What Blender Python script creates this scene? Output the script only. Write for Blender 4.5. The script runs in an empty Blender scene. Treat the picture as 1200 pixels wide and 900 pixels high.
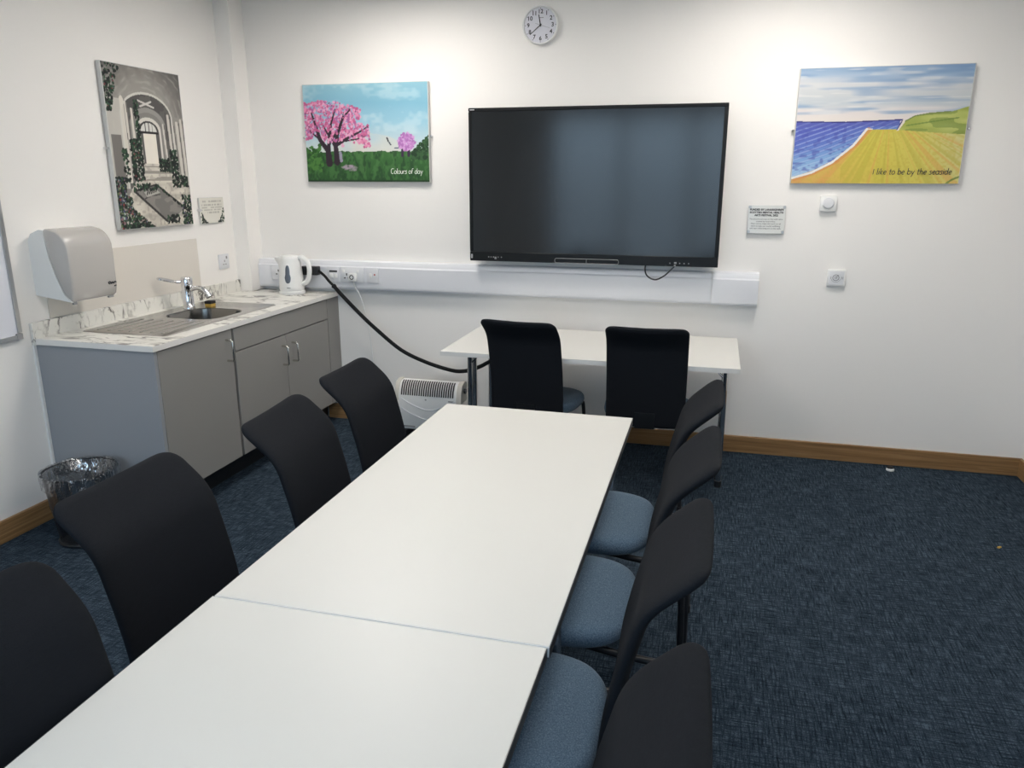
import bpy, bmesh, math, random
import numpy as np
from mathutils import Vector, Matrix
PI = math.pi
C = bpy.context.scene.collection
random.seed(5)
rng = np.random.RandomState(7)
XL, XR, YF, ZC = -2.417, 2.42, -6.1, 2.70      # left wall, right wall, front wall (behind camera), ceiling

# ------------------------------------------------------------------ materials
def srgb(r, g, b):
    def f(c):
        c /= 255.0
        return c/12.92 if c <= 0.04045 else ((c+0.055)/1.055)**2.4
    return (f(r), f(g), f(b), 1)

def mat(name, col, rough=0.5, metal=0.0, spec=0.5, bump=None, vary=None, emit=None, coat=0.0, sheen=0.0, alpha=None):
    m = bpy.data.materials.new(name); m.use_nodes = True
    nt = m.node_tree; b = nt.nodes['Principled BSDF']
    b.inputs['Base Color'].default_value = col
    b.inputs['Roughness'].default_value = rough
    b.inputs['Metallic'].default_value = metal
    b.inputs['Specular IOR Level'].default_value = spec
    b.inputs['Coat Weight'].default_value = coat
    b.inputs['Sheen Weight'].default_value = sheen
    if alpha is not None: b.inputs['Alpha'].default_value = alpha
    tc = nt.nodes.new('ShaderNodeTexCoord')
    if vary:   # (scale, amount)
        n = nt.nodes.new('ShaderNodeTexNoise'); n.inputs['Scale'].default_value = vary[0]; n.inputs['Detail'].default_value = 4
        nt.links.new(tc.outputs['Object'], n.inputs['Vector'])
        mx = nt.nodes.new('ShaderNodeMix'); mx.data_type = 'RGBA'
        k = vary[1]
        mx.inputs['A'].default_value = tuple(c*(1-k) for c in col[:3])+(1,)
        mx.inputs['B'].default_value = tuple(min(1, c*(1+k)) for c in col[:3])+(1,)
        nt.links.new(n.outputs['Fac'], mx.inputs['Factor'])
        nt.links.new(mx.outputs['Result'], b.inputs['Base Color'])
    if bump:   # (scale, strength)
        n = nt.nodes.new('ShaderNodeTexNoise'); n.inputs['Scale'].default_value = bump[0]; n.inputs['Detail'].default_value = 3
        nt.links.new(tc.outputs['Object'], n.inputs['Vector'])
        bp = nt.nodes.new('ShaderNodeBump'); bp.inputs['Strength'].default_value = bump[1]; bp.inputs['Distance'].default_value = 0.01
        nt.links.new(n.outputs['Fac'], bp.inputs['Height']); nt.links.new(bp.outputs['Normal'], b.inputs['Normal'])
    if emit:
        b.inputs['Emission Color'].default_value = emit[0]; b.inputs['Emission Strength'].default_value = emit[1]
    return m

def N(m, t): return m.node_tree.nodes.new(t)
def L(m, a, b): m.node_tree.links.new(a, b)

def ramp(m, src, stops):
    r = N(m, 'ShaderNodeValToRGB')
    while len(r.color_ramp.elements) < len(stops): r.color_ramp.elements.new(0.5)
    for e, (p, c) in zip(r.color_ramp.elements, stops): e.position = p; e.color = c
    L(m, src, r.inputs['Fac']); return r

def noise(m, vec, scale, detail=3, rough=0.5, stretch=None):
    if stretch:
        mp = N(m, 'ShaderNodeMapping'); mp.inputs['Scale'].default_value = stretch
        L(m, vec, mp.inputs['Vector']); vec = mp.outputs['Vector']
    n = N(m, 'ShaderNodeTexNoise'); n.inputs['Scale'].default_value = scale
    n.inputs['Detail'].default_value = detail; n.inputs['Roughness'].default_value = rough
    L(m, vec, n.inputs['Vector']); return n

def math_(m, op, a, b=None):
    n = N(m, 'ShaderNodeMath'); n.operation = op
    for i, s in enumerate((a, b)):
        if s is None: continue
        if isinstance(s, (int, float)): n.inputs[i].default_value = s
        else: L(m, s, n.inputs[i])
    return n.outputs[0]

M = {}
M['wall'] = mat('wall_paint', srgb(241, 238, 234), 0.55, spec=0.3, bump=(260, 0.02))
M['ceil'] = mat('ceiling_paint', srgb(240, 240, 238), 0.8)
M['white'] = mat('white_plastic', srgb(232, 232, 230), 0.3)
M['trunk'] = mat('trunking_plastic', srgb(226, 227, 231), 0.28)
M['plate'] = mat('faceplate_plastic', srgb(222, 223, 226), 0.3)
M['table'] = mat('table_laminate', srgb(213, 212, 207), 0.38, spec=0.4, vary=(1.5, 0.012))
M['edge_w'] = mat('table_edge_white', srgb(228, 226, 222), 0.5, spec=.2)
M['edge_g'] = mat('table_edge_grey', srgb(62, 64, 67), 0.45)
M['chrome'] = mat('chrome', (0.75, 0.75, 0.77, 1), 0.08, 1.0)
M['steel'] = mat('brushed_steel', (0.50, 0.49, 0.47, 1), 0.26, 1.0, bump=(60, 0.02))
M['steel_bowl_shade'] = mat('bowl_steel_shaded', (0.20, 0.195, 0.185, 1), 0.22, 1.0)  # sink's steel darkened: shade inside the bowl painted into the base colour
M['alu'] = mat('aluminium', (0.55, 0.56, 0.57, 1), 0.35, 1.0)
M['nickel'] = mat('satin_nickel', (0.66, 0.64, 0.6, 1), 0.22, 1.0)
M['black'] = mat('black_plastic', (0.010, 0.011, 0.013, 1), 0.4)
M['blackgloss'] = mat('black_bezel', (0.006, 0.0065, 0.007, 1), 0.4, spec=0.25)
M['rubber'] = mat('black_rubber', (0.008, 0.0085, 0.009, 1), 0.7, spec=0.2)
M['dark'] = mat('dark_mark', (0.02, 0.02, 0.022, 1), 0.5)
M['frameblk'] = mat('black_powder_coat', (0.012, 0.012, 0.014, 1), 0.35)
M['grey'] = mat('grey_plastic', srgb(150, 150, 150), 0.4)
M['beige'] = mat('beige_plastic', srgb(205, 200, 190), 0.4)
M['cab'] = mat('cabinet_grey', srgb(141, 139, 136), 0.45, spec=0.35)
M['cab_end_lit'] = mat('cabinet_grey_window_tint', srgb(148, 151, 155), 0.45, spec=0.35)  # same cabinet grey, cool window light on the end panel put into the colour
M['yellow'] = mat('sponge_yellow', srgb(190, 156, 74), 0.9, bump=(300, 0.4))
M['scour'] = mat('scourer_dark', srgb(30, 26, 24), 0.9, bump=(300, 0.4))
M['wbsurf'] = mat('whiteboard_surface', srgb(226, 227, 234), 0.2)
M['backboard'] = mat('splash_panel', srgb(222, 216, 207), 0.25)
M['clockface'] = mat('clock_face', srgb(214, 214, 222), 0.35)
M['txt'] = mat('printed_dark', srgb(40, 40, 42), 0.6)
M['txtw'] = mat('painted_white_letters', srgb(235, 240, 230), 0.6)
M['txtn'] = mat('painted_navy_letters', srgb(38, 40, 58), 0.6)
M['txtg'] = mat('printed_grey', srgb(120, 120, 122), 0.6)
M['acrylic'] = mat('acrylic_plaque', srgb(224, 225, 222), 0.12)
M['canvas_w'] = mat('canvas_edge', srgb(206, 206, 204), 0.9, spec=0.1)
M['red'] = mat('neon_red', srgb(190, 90, 80), 0.4)
M['gauge'] = mat('water_gauge', srgb(88, 94, 104), 0.15)
M['emis'] = mat('light_diffuser', (1, 1, 1, 1), 0.5, emit=((1.0, 0.945, 0.885, 1), 20.5))
M['emis_dim'] = mat('light_diffuser_front', (1, 1, 1, 1), 0.5, emit=((1.0, 0.955, 0.90, 1), 17.5))

def back_fabric():
    m = mat('chair_mesh_fabric', (0.02, 0.021, 0.025, 1), 0.9, spec=0.12)
    b = m.node_tree.nodes['Principled BSDF']; tc = N(m, 'ShaderNodeTexCoord')
    w = noise(m, tc.outputs['Object'], 1, 1, 0.5, (60, 60, 420))
    n = noise(m, tc.outputs['Object'], 420, 2)
    s = math_(m, 'ADD', w.outputs['Fac'], n.outputs['Fac'])
    r = ramp(m, math_(m, 'MULTIPLY', s, 0.5), [(0.2, (0.0092, 0.0105, 0.0135, 1)), (0.9, (0.0146, 0.0164, 0.0202, 1))])
    L(m, r.outputs['Color'], b.inputs['Base Color'])
    bp = N(m, 'ShaderNodeBump'); bp.inputs['Strength'].default_value = 0.15; bp.inputs['Distance'].default_value = 0.002
    L(m, s, bp.inputs['Height']); L(m, bp.outputs['Normal'], b.inputs['Normal'])
    return m
M['back'] = back_fabric()

def seat_fabric():
    m = mat('blue_seat_fabric', srgb(80, 104, 128), 0.95, spec=0.2, sheen=0.15)
    b = m.node_tree.nodes['Principled BSDF']; tc = N(m, 'ShaderNodeTexCoord')
    n = noise(m, tc.outputs['Object'], 330, 4, 0.75)
    r = ramp(m, n.outputs['Fac'], [(0.30, srgb(56, 78, 102)), (0.5, srgb(90, 112, 133)), (0.70, srgb(128, 148, 163))])
    L(m, r.outputs['Color'], b.inputs['Base Color'])
    bp = N(m, 'ShaderNodeBump'); bp.inputs['Strength'].default_value = 0.3; bp.inputs['Distance'].default_value = 0.003
    L(m, n.outputs['Fac'], bp.inputs['Height']); L(m, bp.outputs['Normal'], b.inputs['Normal'])
    return m
M['seat'] = seat_fabric()

def carpet():
    m = mat('blue_woven_carpet', (0.02, 0.03, 0.05, 1), 1.0, spec=0.1)
    b = m.node_tree.nodes['Principled BSDF']; tc = N(m, 'ShaderNodeTexCoord'); v = tc.outputs['Object']
    a = noise(m, v, 1, 3, 0.65, (14, 160, 1)); c = noise(m, v, 1, 3, 0.65, (160, 14, 1))
    f = noise(m, v, 240, 3, 0.7); big = noise(m, v, 7, 3, 0.6)
    # half metre tiles, grain turned in alternate tiles
    ck = N(m, 'ShaderNodeTexChecker'); ck.inputs['Scale'].default_value = 2.0
    ck.inputs['Color1'].default_value = (0.62, 0.62, 0.62, 1); ck.inputs['Color2'].default_value = (0.38, 0.38, 0.38, 1)
    mp = N(m, 'ShaderNodeMapping'); mp.inputs['Location'].default_value = (0.13, 0.21, 0.3)
    L(m, v, mp.inputs['Vector']); L(m, mp.outputs['Vector'], ck.inputs['Vector'])
    mx = N(m, 'ShaderNodeMix'); L(m, ck.outputs['Fac'], mx.inputs['Factor'])
    wt = math_(m, 'ADD', math_(m, 'MULTIPLY', ck.outputs['Fac'], 0.3), 0.35)
    L(m, wt, mx.inputs['Factor']); L(m, a.outputs['Fac'], mx.inputs['A']); L(m, c.outputs['Fac'], mx.inputs['B'])
    mn = math_(m, 'MINIMUM', a.outputs['Fac'], c.outputs['Fac'])
    mixd = math_(m, 'ADD', math_(m, 'MULTIPLY', mx.outputs['Result'], 0.5), math_(m, 'MULTIPLY', mn, 0.56))
    s = math_(m, 'ADD', math_(m, 'MULTIPLY', mixd, 0.62), math_(m, 'ADD', math_(m, 'MULTIPLY', f.outputs['Fac'], 0.32), math_(m, 'MULTIPLY', big.outputs['Fac'], 0.06)))
    r = ramp(m, s, [(0.39, srgb(11, 16, 22)), (0.465, srgb(32, 42, 52)), (0.53, srgb(49, 61, 73)), (0.61, srgb(80, 94, 105))])
    L(m, r.outputs['Color'], b.inputs['Base Color'])
    bp = N(m, 'ShaderNodeBump'); bp.inputs['Strength'].default_value = 0.6; bp.inputs['Distance'].default_value = 0.004
    L(m, s, bp.inputs['Height']); L(m, bp.outputs['Normal'], b.inputs['Normal'])
    return m
M['carpet'] = carpet()

def oak(name, axis):
    m = mat(name, srgb(140, 104, 66), 0.45, spec=0.35)
    b = m.node_tree.nodes['Principled BSDF']; tc = N(m, 'ShaderNodeTexCoord')
    st = (1.5, 40, 60) if axis == 'x' else (40, 1.5, 60)
    n = noise(m, tc.outputs['Object'], 1, 5, 0.65, st); n.inputs['Distortion'].default_value = 0.6
    r = ramp(m, n.outputs['Fac'], [(0.3, srgb(116, 86, 54)), (0.5, srgb(146, 112, 74)), (0.72, srgb(166, 132, 92))])
    L(m, r.outputs['Color'], b.inputs['Base Color']); return m
M['oakx'] = oak('oak_skirting_x', 'x'); M['oaky'] = oak('oak_skirting_y', 'y')

def marble():
    m = mat('marble_laminate', srgb(225, 222, 214), 0.3)
    b = m.node_tree.nodes['Principled BSDF']; tc = N(m, 'ShaderNodeTexCoord')
    mp = N(m, 'ShaderNodeMapping'); mp.inputs['Rotation'].default_value = (0.6, 0.5, 0.7); mp.inputs['Scale'].default_value = (1, 3.0, 1.3)
    L(m, tc.outputs['Object'], mp.inputs['Vector']); v = mp.outputs['Vector']
    n1 = noise(m, v, 4.2, 5, 0.55); n1.inputs['Distortion'].default_value = 0.7
    n2 = noise(m, v, 3.1, 3, 0.5)
    d = math_(m, 'ABSOLUTE', math_(m, 'SUBTRACT', n1.outputs['Fac'], 0.5))
    vein = math_(m, 'SUBTRACT', 1.0, math_(m, 'MINIMUM', math_(m, 'MULTIPLY', d, 22.0), 1.0))
    k = math_(m, 'MULTIPLY', vein, math_(m, 'MULTIPLY', math_(m, 'MAXIMUM', math_(m, 'SUBTRACT', n2.outputs['Fac'], 0.40), 0.0), 6.5))
    r = ramp(m, k, [(0.0, srgb(228, 226, 219)), (0.4, srgb(190, 187, 180)), (0.9, srgb(98, 95, 90))])
    n3 = noise(m, tc.outputs['Object'], 90, 2, 0.5)
    spk = ramp(m, n3.outputs['Fac'], [(0.68, (1, 1, 1, 1)), (0.76, (0.62, 0.6, 0.57, 1))])
    mx = N(m, 'ShaderNodeMix'); mx.data_type = 'RGBA'; mx.blend_type = 'MULTIPLY'; mx.inputs['Factor'].default_value = 1
    L(m, r.outputs['Color'], mx.inputs['A']); L(m, spk.outputs['Color'], mx.inputs['B'])
    L(m, mx.outputs['Result'], b.inputs['Base Color']); return m
M['marble'] = marble()

def painted(name):
    m = mat(name, (1, 1, 1, 1), 0.6, spec=0.3)
    at = N(m, 'ShaderNodeAttribute'); at.attribute_name = 'paint'
    L(m, at.outputs['Color'], m.node_tree.nodes['Principled BSDF'].inputs['Base Color']); return m
M['paint'] = painted('painted_canvas')

def screen():
    m = mat('screen_glass', (0.012, 0.0135, 0.015, 1), 0.13, spec=0.55)
    b = m.node_tree.nodes['Principled BSDF']; b.inputs['Specular IOR Level'].default_value = 0.62
    return m
M['screen'] = screen()

def thin(name, tint, fac, rough, bump=None):
    m = bpy.data.materials.new(name); m.use_nodes = True; nt = m.node_tree; nt.nodes.remove(nt.nodes['Principled BSDF'])
    o = nt.nodes['Material Output']; t = N(m, 'ShaderNodeBsdfTransparent'); g = N(m, 'ShaderNodeBsdfGlossy'); mx = N(m, 'ShaderNodeMixShader')
    t.inputs['Color'].default_value = tint; g.inputs['Roughness'].default_value = rough; mx.inputs['Fac'].default_value = fac
    if bump:
        tc = N(m, 'ShaderNodeTexCoord'); n = noise(m, tc.outputs['Object'], bump[0], 3, 0.6, (1, 1, 0.35)); bp = N(m, 'ShaderNodeBump')
        bp.inputs['Strength'].default_value = bump[1]; bp.inputs['Distance'].default_value = 0.02
        L(m, n.outputs['Fac'], bp.inputs['Height']); L(m, bp.outputs['Normal'], g.inputs['Normal'])
        r = ramp(m, n.outputs['Fac'], [(0.42, (fac*0.5,)*3+(1,)), (0.62, (min(1, fac*2.2),)*3+(1,))]); L(m, r.outputs['Color'], mx.inputs['Fac'])
    L(m, t.outputs[0], mx.inputs[1]); L(m, g.outputs[0], mx.inputs[2]); L(m, mx.outputs[0], o.inputs['Surface']); return m
M['glass'] = thin('window_glass', (0.96, 0.98, 1, 1), 0.06, 0.02)
M['liner'] = thin('clear_bin_liner', (0.93, 0.93, 0.94, 1), 0.36, 0.14, (24, 1.0))

def translucent_cover():
    m = mat('smoky_dispenser_cover', srgb(196, 192, 187), 0.2, coat=0.2)
    b = m.node_tree.nodes['Principled BSDF']; b.inputs['Alpha'].default_value = 0.86
    return m
M['cover'] = translucent_cover()

def bin_mesh():
    m = mat('black_wire_mesh', (0.012, 0.012, 0.014, 1), 0.4, metal=0.3)
    b = m.node_tree.nodes['Principled BSDF']; uv = N(m, 'ShaderNodeUVMap')
    sp = N(m, 'ShaderNodeSeparateXYZ'); L(m, uv.outputs['UV'], sp.inputs[0])
    def g(s, k):
        f = math_(m, 'FRACT', math_(m, 'MULTIPLY', s, k)); return math_(m, 'LESS_THAN', f, 0.30)
    a = math_(m, 'MAXIMUM', g(sp.outputs['X'], 150), g(sp.outputs['Y'], 52))
    L(m, a, b.inputs['Alpha']); return m
M['binmesh'] = bin_mesh()

# ------------------------------------------------------------------ geometry helpers
def nb(): return bmesh.new()

def box(bm, x0, x1, y0, y1, z0, z1, bev=0.0, seg=2):
    vs = [bm.verts.new((x, y, z)) for x in (x0, x1) for y in (y0, y1) for z in (z0, z1)]
    idx = [(0, 1, 3, 2), (4, 6, 7, 5), (0, 4, 5, 1), (2, 3, 7, 6), (0, 2, 6, 4), (1, 5, 7, 3)]
    fs = [bm.faces.new([vs[i] for i in f]) for f in idx]
    if bev > 0:
        es = list({e for f in fs for e in f.edges})
        bmesh.ops.bevel(bm, geom=es, offset=bev, segments=seg, affect='EDGES', profile=0.5)
    return bm

def catmull(pts, n=8, closed=False):
    P = [Vector(p) for p in pts]
    if len(P) < 3: return P
    out = []
    m = len(P)
    rngk = range(m if closed else m-1)
    for i in rngk:
        g = (lambda k: P[k % m]) if closed else (lambda k: P[max(0, min(m-1, k))])
        p0, p1, p2, p3 = g(i-1), g(i), g(i+1), g(i+2)
        for k in range(n):
            t = k/n
            out.append(0.5*((2*p1)+(p2-p0)*t+(2*p0-5*p1+4*p2-p3)*t*t+(3*p1-p0-3*p2+p3)*t**3))
    if not closed: out.append(P[-1])
    return out

def tube(bm, pts, r, seg=10, smooth=0, closed=False, flat=1.0):
    P = catmull(pts, smooth, closed) if smooth else [Vector(p) for p in pts]
    n = len(P); rad = r if callable(r) else (lambda t: r)
    t0 = (P[1]-P[0]).normalized()
    nrm = t0.orthogonal().normalized(); rings = []
    for i, p in enumerate(P):
        if closed: t = (P[(i+1) % n]-P[i-1]).normalized()
        else: t = (P[min(n-1, i+1)]-P[max(0, i-1)]).normalized()
        nrm = (nrm-t*nrm.dot(t)).normalized(); b = t.cross(nrm)
        rr = rad(i/max(1, n-1))
        rings.append([bm.verts.new(p+(nrm*math.cos(a)*flat+b*math.sin(a))*rr) for a in [2*PI*k/seg for k in range(seg)]])
    for i in range(n if closed else n-1):
        a, b = rings[i], rings[(i+1) % n]
        for k in range(seg): bm.faces.new((a[k], a[(k+1) % seg], b[(k+1) % seg], b[k]))
    if not closed:
        bm.faces.new(rings[0][::-1]); bm.faces.new(rings[-1])
    return bm

def loft(bm, rings, cap=True):
    R = [[bm.verts.new(p) for p in r] for r in rings]; n = len(R[0])
    for a, b in zip(R, R[1:]):
        for k in range(n): bm.faces.new((a[k], a[(k+1) % n], b[(k+1) % n], b[k]))
    if cap: bm.faces.new(R[0][::-1]); bm.faces.new(R[-1])
    return bm

def lathe(bm, prof, cx, cy, seg=40, axis='z', cap=True, uv=False):
    """prof: list of (r, h)"""
    rings = []
    for r, h in prof:
        ring = []
        for k in range(seg):
            a = 2*PI*k/seg; c, s = math.cos(a)*r, math.sin(a)*r
            ring.append((cx+c, cy+s, h) if axis == 'z' else None)
        rings.append(ring)
    loft(bm, rings, cap)
    return bm

def disc_y(bm, cx, cz, r, y0, y1, seg=40, bev=0.0):
    """short cylinder whose axis is Y, from y0 (wall) to y1 (front)"""
    prof = [(r, y0), (r, y1+(bev if y1 < y0 else -bev)), (r-bev, y1)] if bev else [(r, y0), (r, y1)]
    rings = [[(cx+rr*math.cos(2*PI*k/seg), yy, cz+rr*math.sin(2*PI*k/seg)) for k in range(seg)] for rr, yy in prof]
    return loft(bm, rings)

def ring_y(bm, cx, cz, r, rt, y, seg=40):
    return tube(bm, [(cx+r*math.cos(2*PI*k/seg), y, cz+r*math.sin(2*PI*k/seg)) for k in range(seg)], rt, 6, closed=True)

def prism(bm, poly, a, b, axis):
    """extrude a 2D polygon between a and b along axis; polygon is in the two other axes in xyz order"""
    def P(p, t):
        return {'x': (t, p[0], p[1]), 'y': (p[0], t, p[1]), 'z': (p[0], p[1], t)}[axis]
    return loft(bm, [[P(p, a) for p in poly], [P(p, b) for p in poly]])

def supere(w, d, n, k=48, ox=0, oy=0, z=0, taper=0.0):
    out = []
    for i in range(k):
        t = 2*PI*i/k; c, s = math.cos(t), math.sin(t)
        x = math.copysign(abs(c)**(2/n), c)*d; y = math.copysign(abs(s)**(2/n), s)*w
        y *= 1+taper*(x/d)
        out.append((ox+x, oy+y, z))
    return out

ORG = {}
def finish(bm, me, ang=40):
    bmesh.ops.recalc_face_normals(bm, faces=bm.faces)
    bm.to_mesh(me); bm.free()
    for p in me.polygons: p.use_smooth = True
    me.set_sharp_from_angle(angle=math.radians(ang))

def obj(name, bm, m, parent=None, base=None, ang=40):
    """bm in world (or thing-local) coordinates -> one mesh object"""
    me = bpy.data.meshes.new(name)
    if parent is not None: o0 = ORG.get(parent.name, Vector((0, 0, 0)))
    else:
        o0 = Vector(base) if base else Vector((0, 0, 0))
    bmesh.ops.translate(bm, verts=bm.verts, vec=-o0)
    finish(bm, me, ang)
    me.materials.append(m if not isinstance(m, str) else M[m])
    o = bpy.data.objects.new(name, me); C.objects.link(o)
    if parent is not None:
        o.parent = parent; ORG[o.name] = o0
    else:
        o.location = o0; ORG[o.name] = o0
    return o

def thing(name, label, cat, loc, group=None):
    o = bpy.data.objects.new(name, None); C.objects.link(o); o.location = loc; o.empty_display_size = 0.1
    o['label'] = label; o['category'] = cat
    if group: o['group'] = group
    ORG[o.name] = Vector(loc); return o
def tag(o, label, cat, group=None):
    o['label'] = label; o['category'] = cat
    if group: o['group'] = group
    return o
def struct(name, bm, m, base=None):
    o = obj(name, bm, m, None, base); o['kind'] = 'structure'; return o

def text_bm(body, size, align='CENTER', space=1.0, bold=0.0):
    cu = bpy.data.curves.new('t', 'FONT'); cu.body = body; cu.size = size; cu.align_x = align; cu.align_y = 'CENTER'
    cu.space_character = space; cu.offset = bold; cu.extrude = 0.0002; cu.resolution_u = 3
    o = bpy.data.objects.new('t', cu); C.objects.link(o)
    dg = bpy.context.evaluated_depsgraph_get(); me = bpy.data.meshes.new_from_object(o.evaluated_get(dg))
    bm = nb(); bm.from_mesh(me)
    bpy.data.objects.remove(o); bpy.data.curves.remove(cu); bpy.data.meshes.remove(me)
    return bm
def text_into(dst, body, size, x, y, z, facing='back', rot=0.0, **kw):
    t = text_bm(body, size, **kw)
    mtx = Matrix.Translation((x, y, z)) @ (Matrix.Rotation(PI/2, 4, 'Z') if facing == 'left' else Matrix.Identity(4)) @ Matrix.Rotation(PI/2, 4, 'X') @ Matrix.Rotation(rot, 4, 'Z')
    bmesh.ops.transform(t, matrix=mtx, verts=t.verts)
    me = bpy.data.meshes.new('tmp'); t.to_mesh(me); t.free(); dst.from_mesh(me); bpy.data.meshes.remove(me)

# handwriting made of pen strokes
def circ(cx, cy, rx, ry, a0=90, a1=450, n=12):
    return [(cx+rx*math.cos(math.radians(a0+(a1-a0)*i/n)), cy+ry*math.sin(math.radians(a0+(a1-a0)*i/n))) for i in range(n+1)]
GL = {
 'o': ([circ(.4, .5, .38, .5)], .98), 'l': ([[(.1, 1.7), (.1, .15), (.28, 0)]], .45),
 'i': ([[(.1, 1), (.1, 0)], [(.1, 1.4), (.12, 1.5)]], .4),
 'u': ([[(.05, 1), (.06, .3), (.35, 0), (.68, .3), (.7, 1)], [(.7, 1), (.72, 0)]], .98),
 'r': ([[(.1, 1), (.1, 0)], [(.1, .6), (.35, .95), (.6, .92)]], .74),
 's': ([[(.6, .9), (.3, 1), (.1, .75), (.5, .4), (.5, .1), (.2, 0), (0, .1)]], .8),
 'f': ([[(.65, 1.55), (.42, 1.7), (.22, 1.35), (.2, 0)], [(0, 1), (.5, 1)]], .72),
 'd': ([circ(.4, .5, .38, .5, 30, 390), [(.8, 1.7), (.8, 0)]], 1.08),
 'a': ([circ(.4, .5, .38, .5, 30, 390), [(.8, 1), (.82, 0)]], 1.08),
 'y': ([[(.05, 1), (.38, .1)], [(.78, 1), (.2, -.7)]], .95),
 'C': ([circ(.65, .85, .6, .85, 50, 310)], 1.3), 'I': ([[(.1, 1.5), (.1, 0)]], .5),
 'k': ([[(.1, 1.7), (.1, 0)], [(.65, 1), (.12, .45)], [(.12, .45), (.7, 0)]], .9),
 'e': ([[(.08, .5), (.68, .58), (.6, .9), (.34, 1), (.05, .5), (.32, 0), (.7, .15)]], .92),
 't': ([[(.3, 1.5), (.3, .15), (.52, 0)], [(0, 1), (.6, 1)]], .75),
 'b': ([[(.1, 1.7), (.1, 0)], circ(.48, .5, .38, .5, 180, 540)], 1.05),
 'h': ([[(.1, 1.7), (.1, 0)], [(.1, .6), (.4, 1), (.7, .7), (.7, 0)]], 1.0), ' ': ([], .6)}
def handwriting(bm, text, x0, x1, y, z, xh, pen, slant=0.12):
    W = sum(GL[c][1] for c in text); k = (x1-x0)/W; cur = 0
    for c in text:
        for st in GL[c][0]:
            pts = [(x0+(cur+p[0])*k+slant*p[1]*xh, y, z+p[1]*xh) for p in st]
            tube(bm, pts, pen, 5, smooth=4 if len(pts) > 2 else 0)
        cur += GL[c][1]

# ------------------------------------------------------------------ painted canvases (colour stored per vertex)
def lin(a):
    a = np.clip(a, 0, 255)/255.0
    return np.where(a <= 0.04045, a/12.92, ((a+0.055)/1.055)**2.4)
def vnoise(W, H, sx, sy, r):
    g = r.rand(int(sy)+3, int(sx)+3); u = np.linspace(0, sx, W); v = np.linspace(0, sy, H)
    iu = u.astype(int); iv = v.astype(int); fu = (u-iu)[None, :]; fv = (v-iv)[:, None]
    fu = fu*fu*(3-2*fu); fv = fv*fv*(3-2*fv)
    a = g[iv][:, iu]; b = g[iv][:, iu+1]; c = g[iv+1][:, iu]; d = g[iv+1][:, iu+1]
    return (a*(1-fu)+b*fu)*(1-fv)+(c*(1-fu)+d*fu)*fv
class Canvas:
    def __init__(s, W, H):
        s.W, s.H = W, H; s.u, s.v = np.meshgrid(np.linspace(0, 1, W), np.linspace(0, 1, H)); s.a = np.zeros((H, W, 3)); s.asp = W/H
    def n(s, sx, sy): return vnoise(s.W, s.H, sx, sy, rng)
    def put(s, mask, col, al=1.0):
        al = (np.asarray(mask, float)*al)[..., None]; col = np.asarray(col, float)
        s.a = s.a*(1-al)+col*al
    def grad(s, mask, stops, t):
        ts = [x[0] for x in stops]; c = np.stack([np.interp(t, ts, [x[1][i] for x in stops]) for i in range(3)], -1)
        s.a = np.where(mask[..., None], c, s.a)
    def blob(s, u, v, r, col, al=1.0, ry=None):
        ry = r if ry is None else ry
        s.put((((s.u-u)/r)**2+((s.v-v)*1/(ry*s.asp))**2) < 1, col, al)
    def line(s, pts, w, col, al=1.0, w1=None):
        w1 = w if w1 is None else w1; n = len(pts)-1
        for i, (p, q) in enumerate(zip(pts, pts[1:])):
            dx, dy = (q[0]-p[0]), (q[1]-p[1])/s.asp
            px, py = s.u-p[0], (s.v-p[1])/s.asp
            t = np.clip((px*dx+py*dy)/(dx*dx+dy*dy+1e-12), 0, 1)
            ww = w+(w1-w)*(i+t)/n
            s.put(np.hypot(px-t*dx, py-t*dy) < ww, col, al)
    def poly(s, pts, col=None, al=1.0):
        m = np.zeros_like(s.u, bool); n = len(pts)
        for i in range(n):
            (x0, y0), (x1, y1) = pts[i], pts[(i+1) % n]
            if y0 == y1: continue
            c = ((y0 > s.v) != (y1 > s.v)) & (s.u < (x1-x0)*(s.v-y0)/(y1-y0)+x0); m ^= c
        if col is not None: s.put(m, col, al)
        return m
R_ = lambda a, b: a+(b-a)*rng.rand()

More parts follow.
